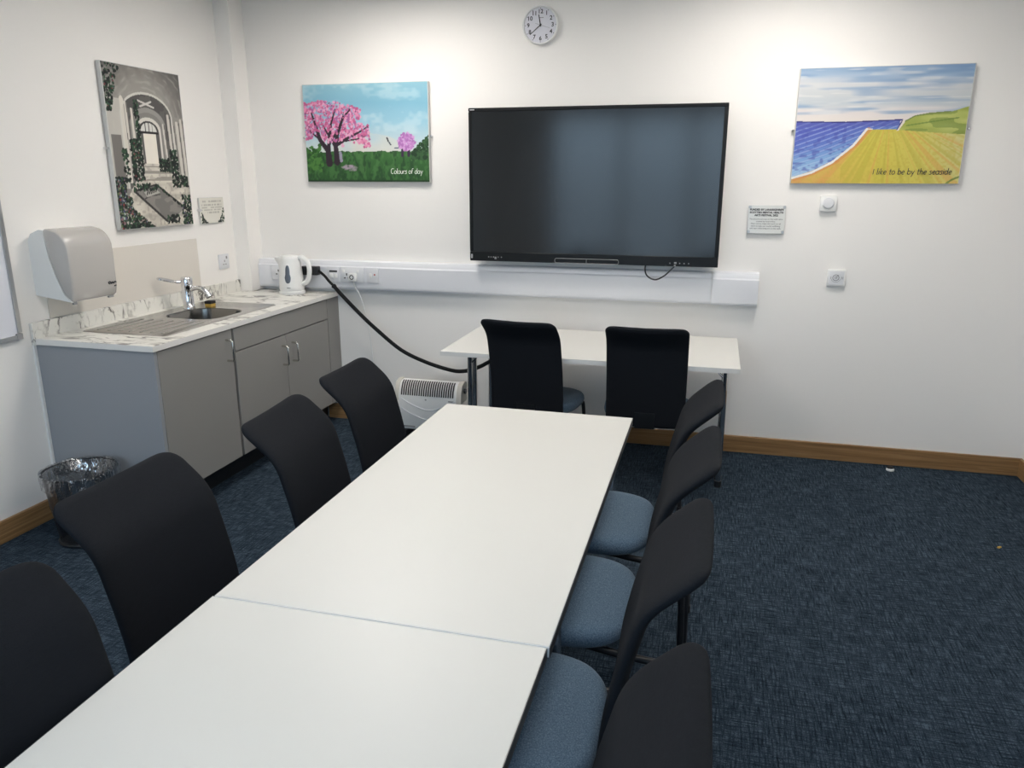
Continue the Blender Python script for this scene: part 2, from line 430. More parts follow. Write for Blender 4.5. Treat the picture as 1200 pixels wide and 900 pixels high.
def paint_blossom():
    c = Canvas(250, 178); u, v = c.u, c.v
    c.grad(v > -1, [(0.28, (206, 212, 206)), (0.42, (188, 208, 214)), (0.6, (150, 194, 212)), (0.8, (128, 180, 202)), (1, (142, 190, 206))], v+0.06*(c.n(6, 5)-.5))
    c.put(np.clip((c.n(7, 9)+.5*c.n(30, 34)-.75)*1.0, 0, .35)*(v > .35), (214, 226, 226))
    c.put((np.hypot((u-.5)/.28, (v-.36)/.14) < 1)*np.clip(c.n(9, 9)*1.3-.2, 0, 1), (212, 208, 200), .8)
    g = v < .305+.02*c.n(40, 2)
    c.grad(g, [(0, (44, 84, 44)), (0.12, (50, 92, 48)), (0.3, (62, 108, 58))], v)
    c.put(g*np.clip((c.n(46, 14)+.6*c.n(90, 40)-.75)*1.6, 0, .5), (84, 126, 74)); c.put(g*np.clip((c.n(50, 16)+.6*c.n(100, 40)-.8)*1.8, 0, .6), (32, 62, 38)); c.put((v < .02), (30, 56, 32), .8)
    for i in range(130): c.blob(R_(.0, .13), R_(.22, .40)-.12*rng.rand(), R_(.006, .018), random.choice([(58, 104, 50), (76, 124, 60), (44, 84, 40)]))
    for i in range(160):
        x = R_(.87, 1.0); c.blob(x, R_(.24, .30+.17*(x-.87)/.13), R_(.006, .016), random.choice([(44, 76, 46), (58, 92, 58), (36, 62, 40)]))
    P = [(206, 110, 152), (222, 140, 176), (190, 92, 136), (226, 164, 194), (170, 98, 150)]
    def canopy(n, f, r0, r1, cols):
        for i in range(n):
            x, y = f(); c.blob(x, y, R_(r0, r1), random.choice(cols), .95)
    def f1():
        while True:
            x, y = R_(0, .53), R_(.36, .84)
            top = .83-.10*max(0, (x-.2))/.33 - (.0 if x < .46 else (x-.46)*1.4); bot = .44+.04*math.sin(x*20)+(.0 if x < .3 else -.05)
            if bot+.05*(rng.rand()-.5) < y < top+.05*(rng.rand()-.5) and not (x > .42 and .60 < y < .645+.0*x) and not (x > .465 and y > .59): return x, y
    canopy(900, f1, .005, .013, P)
    for i in range(120):
        x, y = f1(); c.blob(x, y, R_(.004, .008), random.choice([(146, 178, 204), (160, 134, 186), (120, 70, 110)]), .9)
    br = (52, 40, 50)
    for p, w in [([(.19, .19), (.185, .32), (.12, .44), (.09, .6), (.06, .72)], .026), ([(.185, .3), (.2, .46), (.22, .6), (.26, .75)], .018), ([(.255, .2), (.25, .38), (.27, .5), (.32, .66), (.38, .74)], .022),
                 ([(.25, .36), (.2, .47), (.14, .62)], .014), ([(.255, .38), (.36, .46), (.46, .52), (.52, .57)], .013), ([(.3, .42), (.42, .44), (.5, .47)], .008), ([(.12, .44), (.05, .52), (.02, .58)], .008), ([(.24, .47), (.3, .6), (.33, .72)], .009)]:
        c.line(p, w, br, 1, w*.22)
    canopy(190, f1, .005, .012, P)
    c.blob(.19, .2, .03, br, 1, .012); c.blob(.255, .205, .03, br, 1, .012)
    c.line([(.29, .22), (.285, .3)], .012, (176, 160, 196), .8)
    for i in range(30): c.blob(R_(.3, .41), R_(.12, .17), R_(.008, .02), (170, 150, 168), .5, .008)
    for x in (.79, .84): c.line([(x, .27), (x+.005, .36)], .011, (60, 46, 70))
    for i in range(170):
        a, r = R_(0, 2*PI), rng.rand()**.5; c.blob(.825+.068*r*math.cos(a), .41+.085*r*math.sin(a), R_(.005, .013), random.choice([(192, 134, 196), (206, 158, 208), (172, 112, 180)]), .95)
    c.line([(.672, .45), (.68, .42)], .006, (40, 44, 50)); c.line([(.685, .41), (.70, .38)], .005, (60, 70, 80)); c.line([(.73, .345), (.76, .35)], .004, (80, 90, 110))
    return c

def paint_seaside():
    c = Canvas(330, 234); u, v = c.u, c.v
    st = c.n(5, 34); st2 = c.n(9, 60)
    c.grad(v > -1, [(.5, (222, 212, 206)), (.62, (214, 208, 206)), (.68, (186, 194, 200)), (.76, (196, 200, 202)), (.86, (202, 204, 206)), (.92, (160, 180, 202)), (1, (136, 164, 194))], v+.05*(st-.5)+.03*(u-.5))
    c.put((v > .6)*np.clip(st*1.8-.9, 0, .7), (132, 158, 190)); c.put((v > .6)*np.clip(st2*2-1.2, 0, .5), (222, 220, 216))
    c.put(np.clip((u-.45)*4, 0, 1)*np.clip((v-.78)*12, 0, 1)*np.clip(c.n(6, 40)*1.6-.6, 0, .7), (120, 150, 188))
    sea = c.poly([(0, .545), (.3, .535), (.62, .55), (.62, .47), (.43, .47), (.36, .33), (.24, .18), (.12, .09), (0, .04)])
    d = (v-.04)-(u*.62)   # strokes follow the shore
    k = vnoise(c.W, c.H, 5, 5, rng); ph = np.sin((v*1.0-u*.55)*150+6*k)
    c.grad(sea, [(-.1, (196, 212, 222)), (.02, (150, 184, 214)), (.12, (122, 160, 206)), (.24, (90, 112, 186)), (.36, (82, 94, 176)), (.52, (84, 98, 172))], (v-.05)-u*.62+.26*u+.06*(k-.5)+.03*ph)
    c.put(sea*(ph > .55), (188, 204, 224), .45); c.put(sea*np.clip(c.n(40, 50)*2-1.1, 0, .5), (70, 78, 160))
    c.put(sea*(v > .50), (86, 92, 168), .55); c.line([(0, .545), (.3, .535), (.63, .55)], .004, (58, 58, 120))
    sand = c.poly([(0, .045), (.12, .09), (.24, .18), (.36, .33), (.43, .47), (.60, .47), (.66, .465), (1, .42), (1, 0), (0, 0)])
    ang = np.arctan2(v-.62, u-.55); ry = np.interp(ang, np.linspace(-PI, 0, 90), rng.rand(90))
    c.grad(sand, [(0, (206, 160, 92)), (.3, (206, 180, 84)), (.5, (204, 190, 82)), (.75, (206, 194, 96)), (1, (206, 200, 138))], u+.25*(v-.2)+.12*(ry-.5))
    c.put(sand*np.clip(ry*2-1.1, 0, .5)*(u > .3), (180, 168, 66)); c.put(sand*np.clip(.8-ry*2.4, 0, .45), (212, 152, 86))
    c.put(sand*np.clip(c.n(90, 60)*1.2-.6, 0, .35), (190, 168, 70))
    c.line([(.44, .47), (.38, .35), (.27, .20), (.14, .10), (.02, .04)], .014, (204, 140, 84), .75)
    c.line([(.43, .475), (.36, .335), (.24, .185), (.12, .095), (0, .045)], .007, (228, 226, 220)); c.line([(.43, .475), (.46, .475)], .004, (228, 226, 220))
    cl = c.poly([(.61, .465), (.64, .53), (.7, .58), (.78, .60), (.90, .61), (1, .655), (1, .42), (.8, .44)])
    kk = c.n(10, 30); c.grad(cl, [(0, (150, 160, 76)), (.5, (172, 180, 96)), (1, (190, 194, 116))], kk)
    c.put(cl*(c.n(7, 26) > .6), (120, 140, 68), .6); c.line([(.64, .53), (.70, .58), (.78, .6), (.9, .612)], .004, (120, 136, 76)); c.line([(.66, .5), (.8, .53), (.95, .56)], .004, (110, 134, 64), .8)
    c.line([(.61, .465), (.64, .535)], .007, (222, 214, 198)); c.line([(.605, .465), (.63, .54)], .003, (60, 60, 120))
    c.line([(.93, 0), (.96, .035), (1, .06)], .006, (110, 130, 66), .9)
    return c

def paint_cloister():
    c = Canvas(190, 266); u, v = c.u, c.v; A = c.asp
    g = c.n(30, 40)
    c.grad(v > -1, [(0, (150, 146, 140)), (1, (128, 125, 121))], g)
    cx, cy = .50, .66
    def arch(rx, ry, col, y0, al=1.0):
        m = ((np.hypot((u-cx)/rx, np.maximum(v-y0, 0)/ry) < 1) & (v > .25)) & (abs(u-cx) < rx); c.put(m, col, al); return m
    # outer vault with drawn rings
    rr = np.hypot((u-cx)/.62, np.maximum(v-.72, 0)/.34)
    c.grad(v > .5, [(0, (160, 156, 150)), (.6, (150, 146, 140)), (1.0, (112, 109, 106)), (1.3, (86, 84, 82))], rr+.12*(g-.5)+.18*np.clip(u-.45, 0, 1))
    c.put((v > .55)*np.clip(np.sin(rr*55+2*g), 0, 1)*np.clip(c.n(16, 22)*1.6-.4, 0, 1), (176, 172, 165), .55)
    c.put((u < .34)*(v < .8)*(v > .25), (196, 192, 184), .85)                       # left pillars
    c.put((u > .72)*(v < .72)*(v > .25), (150, 146, 140), .9)
    arch(.345, .155, (206, 203, 196), .70); m = arch(.325, .14, (86, 84, 82), .70)
    c.put(m*(c.n(20, 26) > .55), (108, 105, 102), .6)
    c.line([(.40, .80), (.60, .765)], .008, (206, 202, 196)); c.line([(.42, .765), (.57, .80)], .008, (206, 202, 196))
    arch(.235, .115, (150, 147, 142), .645); arch(.19, .09, (132, 129, 125), .64); arch(.165, .08, (212, 208, 200), .62); arch(.135, .068, (66, 64, 63), .61)
    arch(.105, .052, (214, 212, 206), .615)
    c.put((abs(u-cx) < .135)*(v < .615)*(v > .36), (92, 90, 88))
    c.put((abs(u-.505) < .085)*(v < .60)*(v > .40), (232, 226, 214)); c.line([(.40, .603), (.62, .603)], .008, (36, 35, 35))
    for x in (.46, .505, .55): c.line([(x, .61), (x, .665)], .005, (40, 40, 42))
    for x, t, b, w in [(.19, .80, .30, .022), (.23, .78, .34, .012), (.30, .74, .36, .014), (.37, .66, .42, .012)]: c.line([(x, t), (x+.01, b)], w, (214, 208, 198), .95); c.line([(x+w*1.5, t), (x+.01+w*1.5, b)], .006, (120, 116, 112), .8)
    for x, t, b, w in [(.78, .72, .36, .018), (.70, .66, .42, .012), (.90, .68, .28, .020), (.96, .70, .27, .018), (.84, .66, .36, .010)]: c.line([(x, t), (x+.02, b)], w, (208, 203, 194), .95); c.line([(x+w*1.6, t), (x+.02+w*1.6, b)], .007, (96, 93, 90), .8)
    c.put((u > .02)*(u < .14)*(v < .58)*(v > .3), (112, 108, 104), .9)
    # path
    m = c.poly([(.40, .41), (.60, .41), (.80, .33), (1, .24), (1, 0), (0, 0), (.14, .20), (.30, .33)])
    k = c.n(8, 40); c.grad(m, [(0, (176, 170, 160)), (.5, (206, 200, 188)), (1, (218, 212, 200))], k)
    for y0, y1 in ((.30, .325), (.345, .365), (.385, .395)): c.put(m*(v > y0)*(v < y1)*(c.n(6, 60) > .3), (132, 127, 120), .75)
    c.put(m*(c.n(40, 60) > .66), (160, 152, 142), .5)
    # slab lying on the floor
    s = c.poly([(.22, .235), (.52, .275), (.90, .115), (.64, .02)]); c.put(s, (120, 117, 113)); c.put(s*(c.n(20, 40) > .5), (146, 142, 136), .6)
    c.line([(.22, .235), (.64, .02)], .012, (54, 52, 52)); c.line([(.22, .235), (.52, .275), (.90, .115)], .009, (60, 58, 57)); c.line([(.33, .18), (.42, .205), (.55, .21)], .007, (80, 78, 76))
    q = c.poly([(.34, .228), (.50, .25), (.56, .222), (.38, .195)]); c.put(q, (176, 172, 164)); 
    for i in range(5): c.line([(.38+.03*i, .212+.004*i), (.40+.03*i, .236+.004*i)], .007, (56, 54, 54))
    G = [(28, 40, 34), (38, 62, 48), (24, 30, 28), (52, 80, 58), (20, 22, 24)]
    def leaves(n, f, extra=()):
        for i in range(int(n*2.2)):
            x, y = f(); c.blob(x, y, R_(.007, .016), random.choice(G), .95)
        for i in range(len(extra)*n//12):
            x, y = f(); c.blob(x, y, R_(.006, .010), random.choice(extra), .8)
    fl = [(130, 64, 62), (170, 180, 172), (70, 72, 106), (140, 108, 114), (96, 114, 74), (66, 92, 78)]
    def tri():
        y = R_(0, .32); return R_(0, .12+.28*max(0, .12-y)/.12+.06*(y < .2)), y
    leaves(300, tri, fl)
    leaves(150, lambda: (R_(.24, .38), R_(.30, .56)), [(120, 60, 66), (196, 190, 186)])
    leaves(26, lambda: (R_(.13, .2), R_(.28, .5))); leaves(46, lambda: (R_(.34, .39), R_(.5, .8)))
    leaves(60, lambda: (lambda t: (R_(0, .05+.16*t), .72+.28*t))(rng.rand()), [(120, 50, 56), (60, 96, 84)])
    leaves(50, lambda: (R_(.60, .74), R_(.36, .44))); leaves(60, lambda: (R_(.76, .98), R_(.26, .34)))
    leaves(60, lambda: (R_(.76, .86), R_(.34, .5))); leaves(70, lambda: (R_(.86, 1), R_(.0, .2)), [(90, 80, 120), (180, 180, 180)])
    leaves(24, lambda: (R_(.22, .52), R_(.24, .28))); leaves(30, lambda: (R_(.62, .80), R_(.02, .07)), [(200, 196, 190)])
    leaves(16, lambda: (lambda t: (.52+.36*t, .275-.16*t))(rng.rand()))
    leaves(40, lambda: (R_(0, .4), R_(0, .03)))
    for i in range(24): c.blob(R_(.0, .1), R_(.0, .28), R_(.008, .014), random.choice(fl))
    return c

def paint_small_plaque():
    c = Canvas(70, 44); u, v = c.u, c.v
    c.grad(v > -1, [(0, (224, 221, 211)), (1, (218, 215, 205))], v)
    for y, a, b in ((.86, .12, .9), (.72, .08, .92), (.62, .08, .92), (.52, .1, .9), (.42, .2, .8)):
        c.put((abs(v-y) < .025)*(u > a)*(u < b)*(c.n(26, 1) > .35), (168, 164, 156), .7)
    for x, y0 in ((.0, .6), (1.0, .7)):
        for i in range(60):
            t = rng.rand(); c.blob(abs(x-t*.28), R_(0, max(.04, y0*(1-t)**1.5)), R_(.012, .03), random.choice([(40, 48, 44), (30, 34, 34), (56, 76, 60)]))
    return c

def painted_face(cv, parent, facing, a0, a1, z0, z1, depth, name='painted_face'):
    """grid of vertices carrying the colours; facing 'back' spans x a0..a1 at y=depth, 'left' spans y a0..a1 at x=depth"""
    W, H = cv.W, cv.H; u = np.linspace(0, 1, W); v = np.linspace(0, 1, H); U, V = np.meshgrid(u, v)
    co = np.zeros((H*W, 3)); A = (a0+(a1-a0)*U).ravel(); Z = (z0+(z1-z0)*V).ravel()
    if facing == 'back': co[:, 0] = A; co[:, 1] = depth
    else: co[:, 1] = A; co[:, 0] = depth
    co[:, 2] = Z; co -= np.array(ORG[parent.name])
    i = np.arange(H*W).reshape(H, W); q = np.stack([i[:-1, :-1], i[:-1, 1:], i[1:, 1:], i[1:, :-1]], -1).reshape(-1, 4)
    me = bpy.data.meshes.new(name); me.from_pydata(co.tolist(), [], q.tolist())
    at = me.color_attributes.new('paint', 'FLOAT_COLOR', 'POINT'); col = np.ones((H*W, 4), np.float32); col[:, :3] = lin(cv.a).reshape(-1, 3)
    at.data.foreach_set('color', col.ravel()); me.materials.append(M['paint']); me.update()
    o = bpy.data.objects.new(name, me); C.objects.link(o); o.parent = parent; ORG[o.name] = ORG[parent.name]; return o

# ------------------------------------------------------------------ the room
T = 0.12
struct('floor', box(nb(), XL-T, XR+T, YF-T, T, -0.1, 0), 'carpet')
struct('ceiling', box(nb(), XL-T, XR+T, YF-T, T, ZC, ZC+0.1), 'ceil')
struct('wall_back', box(nb(), XL-T, XR+T, 0, T, 0, ZC), 'wall')
struct('wall_left', box(nb(), XL-T, XL, YF, 0, 0, ZC), 'wall')
struct('wall_right', box(nb(), XR, XR+T, YF, 0, 0, ZC), 'wall')
WIN = [(-1.52, -0.60), (-0.57, 0.31), (0.34, 1.25)]; WZ0, WZ1 = 0.55, 2.45
wf = nb(); xs = [XL-T]+[t for w in WIN for t in w]+[XR+T]
for a, b in zip(xs[::2], xs[1::2]): box(wf, a, b, YF-T, YF, 0, ZC)
for a, b in WIN: box(wf, a, b, YF-T, YF, 0, WZ0); box(wf, a, b, YF-T, YF, WZ1, ZC)
struct('wall_front', wf, 'wall')
for i, (a, b) in enumerate(WIN):
    f = nb()
    for x0, x1, z0, z1 in ((a, a+.03, WZ0, WZ1), (b-.03, b, WZ0, WZ1), (a+.03, b-.03, WZ0, WZ0+.05), (a+.03, b-.03, WZ1-.05, WZ1)): box(f, x0, x1, YF-.09, YF-.03, z0, z1)
    w = struct('window_%d' % (i+1), f, 'white')
    obj('pane', box(nb(), a+.03, b-.03, YF-.062, YF-.058, WZ0+.05, WZ1-.05), 'glass', w)
struct('baseboard_back', box(nb(), -1.875, XR, -0.018, 0, 0, 0.104, .003, 1), 'oakx')
struct('baseboard_left', box(nb(), XL, XL+.018, YF, -1.83, 0, 0.104, .003, 1), 'oaky')
struct('baseboard_right', box(nb(), XR-.018, XR, YF, -0.018, 0, 0.104, .003, 1), 'oaky')
struct('trim_1', box(nb(), XL, -2.312, -0.15, 0, 0.8905, ZC), 'wall')          # boxed-in pipe in the corner
struct('trim_2', box(nb(), XL, XL+.010, -1.812, -1.7985, 0.104, .86), 'white')    # white strip closing the cabinet against the wall

# ceiling lights (above the picture's frame)
for k, (x, y, lab) in enumerate([(-1.12, -.88, 'square ceiling light panel above the back left of the room'), (.98, -.88, 'square ceiling light panel above the back right of the room'),
                                 (-.95, -2.9, 'square ceiling light panel above the left of the meeting table'), (.82, -2.9, 'square ceiling light panel above the right of the meeting table')]):
    t = thing('ceiling_light', lab, 'ceiling light', (x, y, ZC), 'ceiling light panels')
    f = nb()
    for x0, x1, y0, y1 in ((x-.31, x+.31, y-.31, y-.285), (x-.31, x+.31, y+.285, y+.31), (x-.31, x-.285, y-.285, y+.285), (x+.285, x+.31, y-.285, y+.285)): box(f, x0, x1, y0, y1, ZC-.02, ZC)
    obj('frame', f, 'white', t); obj('diffuser', box(nb(), x-.285, x+.285, y-.285, y+.285, ZC-.012, ZC-.002), 'emis' if y > -2 else 'emis_dim', t)

# ------------------------------------------------------------------ kitchen corner
ZW = 0.89; XF = -1.759
cabR = thing('base_cabinet', 'grey single-door base cabinet with end panel, nearest unit under the marble worktop', 'cabinet', (-2.1, -1.5, 0))
e = nb(); box(e, XL+.002, XF+.0, -1.797, -1.777, 0.0, .861); obj('end_panel', e, 'cab_end_lit', cabR)
e = nb(); box(e, XL+.002, XF-.022, -1.775, -1.205, .15, .86); obj('carcass', e, 'cab', cabR)
e = nb(); box(e, XL+.3, -1.88, -1.776, -1.205, 0, .15); obj('plinth', e, 'black', cabR)
def handle(parent, y0, z0, z1):
    x = XF; h = nb(); r = .006
    tube(h, [(x-.002, y0, z0), (x+.030, y0, z0), (x+.038, y0, z0+.008), (x+.038, y0, z1-.008), (x+.030, y0, z1), (x-.002, y0, z1)], r, 10, smooth=0)
    return obj('handle', h, 'nickel', parent)
d = obj('door', box(nb(), XF-.019, XF, -1.772, -1.210, .153, .857, .0015, 1), 'cab', cabR); handle(d, -1.262, .70, .81)
cabL = thing('base_cabinet', 'grey double-door cabinet under the sink bowl, with a wide blank front above its doors', 'cabinet', (-2.1, -.68, 0))
e = nb(); box(e, XL+.002, XF-.022, -1.2, -.172, .15, .70); box(e, XF-.06, XF-.022, -1.2, -.172, .7, .86); box(e, XL+.002, XF-.06, -1.2, -1.185, .7, .86); box(e, XL+.002, XF-.06, -.187, -.172, .7, .86); obj('carcass', e, 'cab', cabL)
e = nb(); box(e, XL+.3, -1.88, -1.204, -.165, 0, .15); obj('plinth', e, 'black', cabL)
obj('false_drawer_front', box(nb(), XF-.019, XF, -1.190, -.170, .733, .857, .0015, 1), 'cab', cabL)
d = obj('door', box(nb(), XF-.019, XF, -1.190, -.692, .153, .727, .0015, 1), 'cab', cabL); handle(d, -.735, .556, .668)
d = obj('door', box(nb(), XF-.019, XF, -.688, -.170, .153, .727, .0015, 1), 'cab', cabL); handle(d, -.625, .556, .668)
fp = thing('filler_panel', 'narrow grey filler panel between double-door cabinet and back wall', 'panel', (-1.85, -.08, 0)); obj('panel', box(nb(), XF-.03, XF-.004, -.158, -.002, .15, .86), 'cab', fp); obj('plinth', box(nb(), XL+.3, -1.88, -.163, -.02, 0, .15), 'black', fp)

# worktop with a hole for the sink bowl
BX0, BX1, BY0, BY1 = -2.232, -1.885, -1.185, -.832
wt = thing('worktop', 'white marble-effect worktop with upstand along the left wall', 'worktop', (-2.1, -.9, .862))
w = nb()
for a in ((-2.3, BX0, -1.805, -.001), (BX1, -1.753, -1.805, -.001), (BX0, BX1, -1.805, BY0), (BX0, BX1, BY1, -.001), (XL+.001, -2.3, -1.805, -.152)):
    box(w, a[0], a[1], a[2], a[3], .862, ZW)
bmesh.ops.remove_doubles(w, verts=w.verts, dist=1e-5)
obj('top', w, 'marble', wt)
obj('upstand', box(nb(), XL+.001, XL+.02, -1.815, -.152, ZW-.03, .966, .002, 1), 'marble', wt)
e = nb(); box(e, -1.7535, -1.7515, -1.805, -.001, .863, .8885); box(e, XL+.02, -1.752, -1.807, -1.8045, .863, .8885); obj('edge_strip', e, 'edge_w', wt)

sk = thing('sink', 'stainless steel inset sink with ribbed drainer let into the marble worktop', 'sink', (-2.09, -1.1, ZW))
s = nb()
SX0, SX1, SY0, SY1 = -2.335, -1.842, -1.605, -.615; zt = ZW+.004
def rrect(x0, x1, y0, y1, r, z, k=6):
    out = []
    for cx, cy, a in ((x1-r, y1-r, 0), (x0+r, y1-r, 90), (x0+r, y0+r, 180), (x1-r, y0+r, 270)):
        for i in range(k+1):
            t = math.radians(a+90*i/k); out.append((cx+r*math.cos(t), cy+r*math.sin(t), z))
    return out
# rim plate as strips round the bowl mouth
outer = rrect(SX0, SX1, SY0, SY1, .03, ZW+.0005); outer2 = rrect(SX0+.006, SX1-.006, SY0+.006, SY1-.006, .026, zt)
mouth = rrect(BX0+.004, BX1-.004, BY0+.004, BY1-.004, .10, zt); mouth2 = rrect(BX0+.010, BX1-.010, BY0+.010, BY1-.010, .096, zt-.006)
low = rrect(BX0+.022, BX1-.022, BY0+.022, BY1-.022, .09, zt-.14); low2 = rrect(BX0+.05, BX1-.05, BY0+.05, BY1-.05, .07, zt-.158)
loft(s, [outer, outer2, mouth], cap=False); obj('drainer_plate', s, 'steel', sk)
s = nb(); loft(s, [mouth, mouth2, low, low2], cap=False); s.faces.new([s.verts.new(p) for p in low2]); obj('bowl', s, 'steel_bowl_shade', sk)
r_ = nb()
for i in range(7):
    x = -2.27+i*.062; tube(r_, [(x, -1.56, zt+.0005), (x, -1.24, zt+.0005)], .004, 8)
obj('drainer_ribs', r_, 'steel', sk)
lathe(bmz := nb(), [(.028, zt-.157), (.03, zt-.154), (.02, zt-.153)], -2.06, -1.01, 20); obj('plughole', bmz, 'chrome', sk)

tp = thing('tap', 'chrome single lever mixer tap standing behind the sink bowl', 'tap', (-2.262, -.87, zt))
tx, ty = -2.262, -.87
t = nb(); lathe(t, [(.035, zt), (.035, zt+.008), (.030, zt+.014), (.030, zt+.12), (.032, zt+.125), (.032, zt+.170), (.027, zt+.180), (.010, zt+.182)], tx, ty, 28); obj('body', t, 'chrome', tp)
t = nb(); tube(t, [(tx+.015, ty, zt+.105), (tx+.06, ty+.004, zt+.118), (tx+.10, ty+.006, zt+.112), (tx+.135, ty+.008, zt+.078)], .013, 14, smooth=6); tube(t, [(tx+.131, ty+.0078, zt+.083), (tx+.141, ty+.0084, zt+.070)], .016, 14); obj('spout', t, 'chrome', tp)
t = nb(); tube(t, [(tx-.02, ty, zt+.150), (tx-.055, ty-.025, zt+.152)], .010, 10)
tube(t, catmull([(tx-.05, ty-.03, zt+.152), (tx-.07, ty-.052, zt+.158), (tx-.10, ty-.092, zt+.172), (tx-.118, ty-.088, zt+.176), (tx-.104, ty-.062, zt+.170), (tx-.075, ty-.032, zt+.158)], 5, True), .0075, 8, closed=True); obj('lever', t, 'chrome', tp)
sp = thing('sponge', 'small yellow sponge with a dark scouring top beside the tap', 'sponge', (-2.175, -.79, zt))
obj('foam', box(nb(), -2.198, -2.152, -.815, -.772, zt, zt+.018, .004), 'yellow', sp); obj('scourer', box(nb(), -2.199, -2.151, -.816, -.771, zt+.018, zt+.034, .004), 'scour', sp)

o = obj('splashback', box(nb(), XL, XL+.004, -1.69, -.54, .967, 1.263), 'backboard', None, (XL, -1.1, .967)); tag(o, 'pale beige splash panel on the left wall above the sink', 'splashback')

# kettle
kx, ky = -2.005, -.165
kt = thing('kettle', 'white plastic jug kettle with grey water gauge at the end of the worktop', 'kettle', (kx, ky, ZW))
b = nb(); lathe(b, [(.084, ZW), (.086, ZW+.006), (.085, ZW+.018), (.078, ZW+.021)], kx, ky, 36); obj('base', b, 'white', kt)
def kring(r, z, sp_=0.0):
    out = []
    for k in range(48):
        a = 2*PI*k/48; e_ = max(0, math.cos(a-PI))**10
        out.append((kx+(r+sp_*e_)*math.cos(a), ky+(r*(1+0)+sp_*e_*.3)*math.sin(a), z))
    return out
prof = [(.074, .021, 0), (.079, .028, 0), (.079, .05, 0), (.076, .11, 0), (.072, .16, .004), (.069, .19, .018), (.067, .215, .040), (.066, .23, .050), (.064, .234, .050)]
b = nb(); loft(b, [kring(r, ZW+z, s_) for r, z, s_ in prof]); obj('jug', b, 'white', kt)
b = nb(); loft(b, [kring(.06, ZW+.233, .02), kring(.055, ZW+.244, .012), kring(.03, ZW+.248, 0)]); obj('lid', b, 'white', kt)
h = nb(); tube(h, [(kx+.055, ky, ZW+.225), (kx+.085, ky, ZW+.235), (kx+.125, ky, ZW+.205), (kx+.135, ky, ZW+.15), (kx+.118, ky, ZW+.085), (kx+.072, ky, ZW+.062)], .013, 12, smooth=6, flat=1.25); obj('handle', h, 'white', kt)
ga = -0.92   # gauge direction
def on_jug(a, z, off): 
    rr = np.interp(z, [.02, .05, .11, .16, .215], [.079, .079, .076, .072, .067])+off
    return (kx+rr*math.cos(a), ky+rr*math.sin(a), ZW+z)
ga = math.atan2(-.88, .22)
def strip(w, z0, z1, off, n=14):
    bm = nb(); rings = []
    pts = []
    for i in range(28):
        t_ = 2*PI*i/28; zz = (z0+z1)/2+(z1-z0)/2*math.copysign(abs(math.sin(t_))**.7, math.sin(t_)); ww = w*(1.15 if zz < (z0+z1)/2 else .85)
        pts.append((ga+ww*math.copysign(abs(math.cos(t_))**.8, math.cos(t_)), zz))
    vs = [bm.verts.new(on_jug(a, z, off)) for a, z in pts]; c0 = bm.verts.new(on_jug(ga, (z0+z1)/2, off+.002))
    lo = [bm.verts.new(on_jug(a, z, -.004)) for a, z in pts]
    for i in range(28): bm.faces.new((c0, vs[i], vs[(i+1) % 28])); bm.faces.new((vs[i], lo[i], lo[(i+1) % 28], vs[(i+1) % 28]))
    return bm
g_ = obj('water_gauge', strip(.30, .066, .198, .0025), 'white', kt); obj('gauge_window', strip(.22, .074, .190, .0042), 'gauge', g_)
b = nb(); 
for i in range(4): a = ga-.1+.07*i; p0 = on_jug(a, .045, .001); p1 = on_jug(a+.05, .045, .001); tube(b, [p0, p1, ], .0025, 5)
obj('logo', b, 'dark', kt)

# ------------------------------------------------------------------ left wall
pt = thing('paper_towel_dispenser', 'smoky grey and white paper towel dispenser on the left wall', 'paper towel dispenser', (XL, -1.6, 1.05))
DY0, DY1, DZ0, DZ1 = -1.745, -1.463, 1.072, 1.392
def dprof(dx0, r_top=.10):   # (x offset, z) profile of the front
    return []
side_back = [(0, DZ0+.015), (.20, DZ0-.012), (.163, DZ0+.02), (.130, DZ0+.10), (.105, DZ0+.19), (.096, DZ0+.27), (.092, DZ1-.004), (.07, DZ1), (.02, DZ1-.02), (0, DZ1-.05)]
b = nb(); prism(b, [(XL+x, z) for x, z in side_back], DY0, DY1, 'y')
bm2 = nb(); loft(bm2, [[(XL+x, DY0, z) for x, z in side_back], [(XL+x, DY1, z) for x, z in side_back]]); b.free()
obj('back_case', bm2, 'white', pt, ang=30)
cov = [(.197, DZ0-.012), (.205, DZ0-.006), (.213, DZ0+.03), (.214, DZ0+.12), (.216, DZ1-.14)]
for i in range(9):
    t_ = math.radians(10+80*i/8); cov.append((.116+.10*math.cos(t_), DZ1-.10+.102*math.sin(t_)))
cov += [(.093, DZ1+.002), (.097, DZ0+.27), (.106, DZ0+.19), (.131, DZ0+.10), (.164, DZ0+.02)]
b = nb()
cxm, czm = .15, DZ0+.2
def shr(k): return [(cxm+(x-cxm)*k, czm+(z-czm)*k) for x, z in cov]
def ring_at(y, k): return [(XL+x, y, z) for x, z in shr(k)]
loft(b, [ring_at(DY0+.001, .93), ring_at(DY0+.004, .97), ring_at(DY0+.014, 1.0), ring_at(DY1-.014, 1.0), ring_at(DY1-.004, .97), ring_at(DY1-.001, .93)]); obj('cover', b, 'cover', pt, ang=50)
b = nb(); R0 = .085
loft(b, [[(XL+.10+R0*.8*math.cos(2*PI*k/30), y, DZ0+.20+R0*1.1*math.sin(2*PI*k/30)) for k in range(30)] for y in (DY0+.04, DY1-.04)]); obj('paper_roll', b, 'white', pt)
b = nb(); xx = XL+.2155
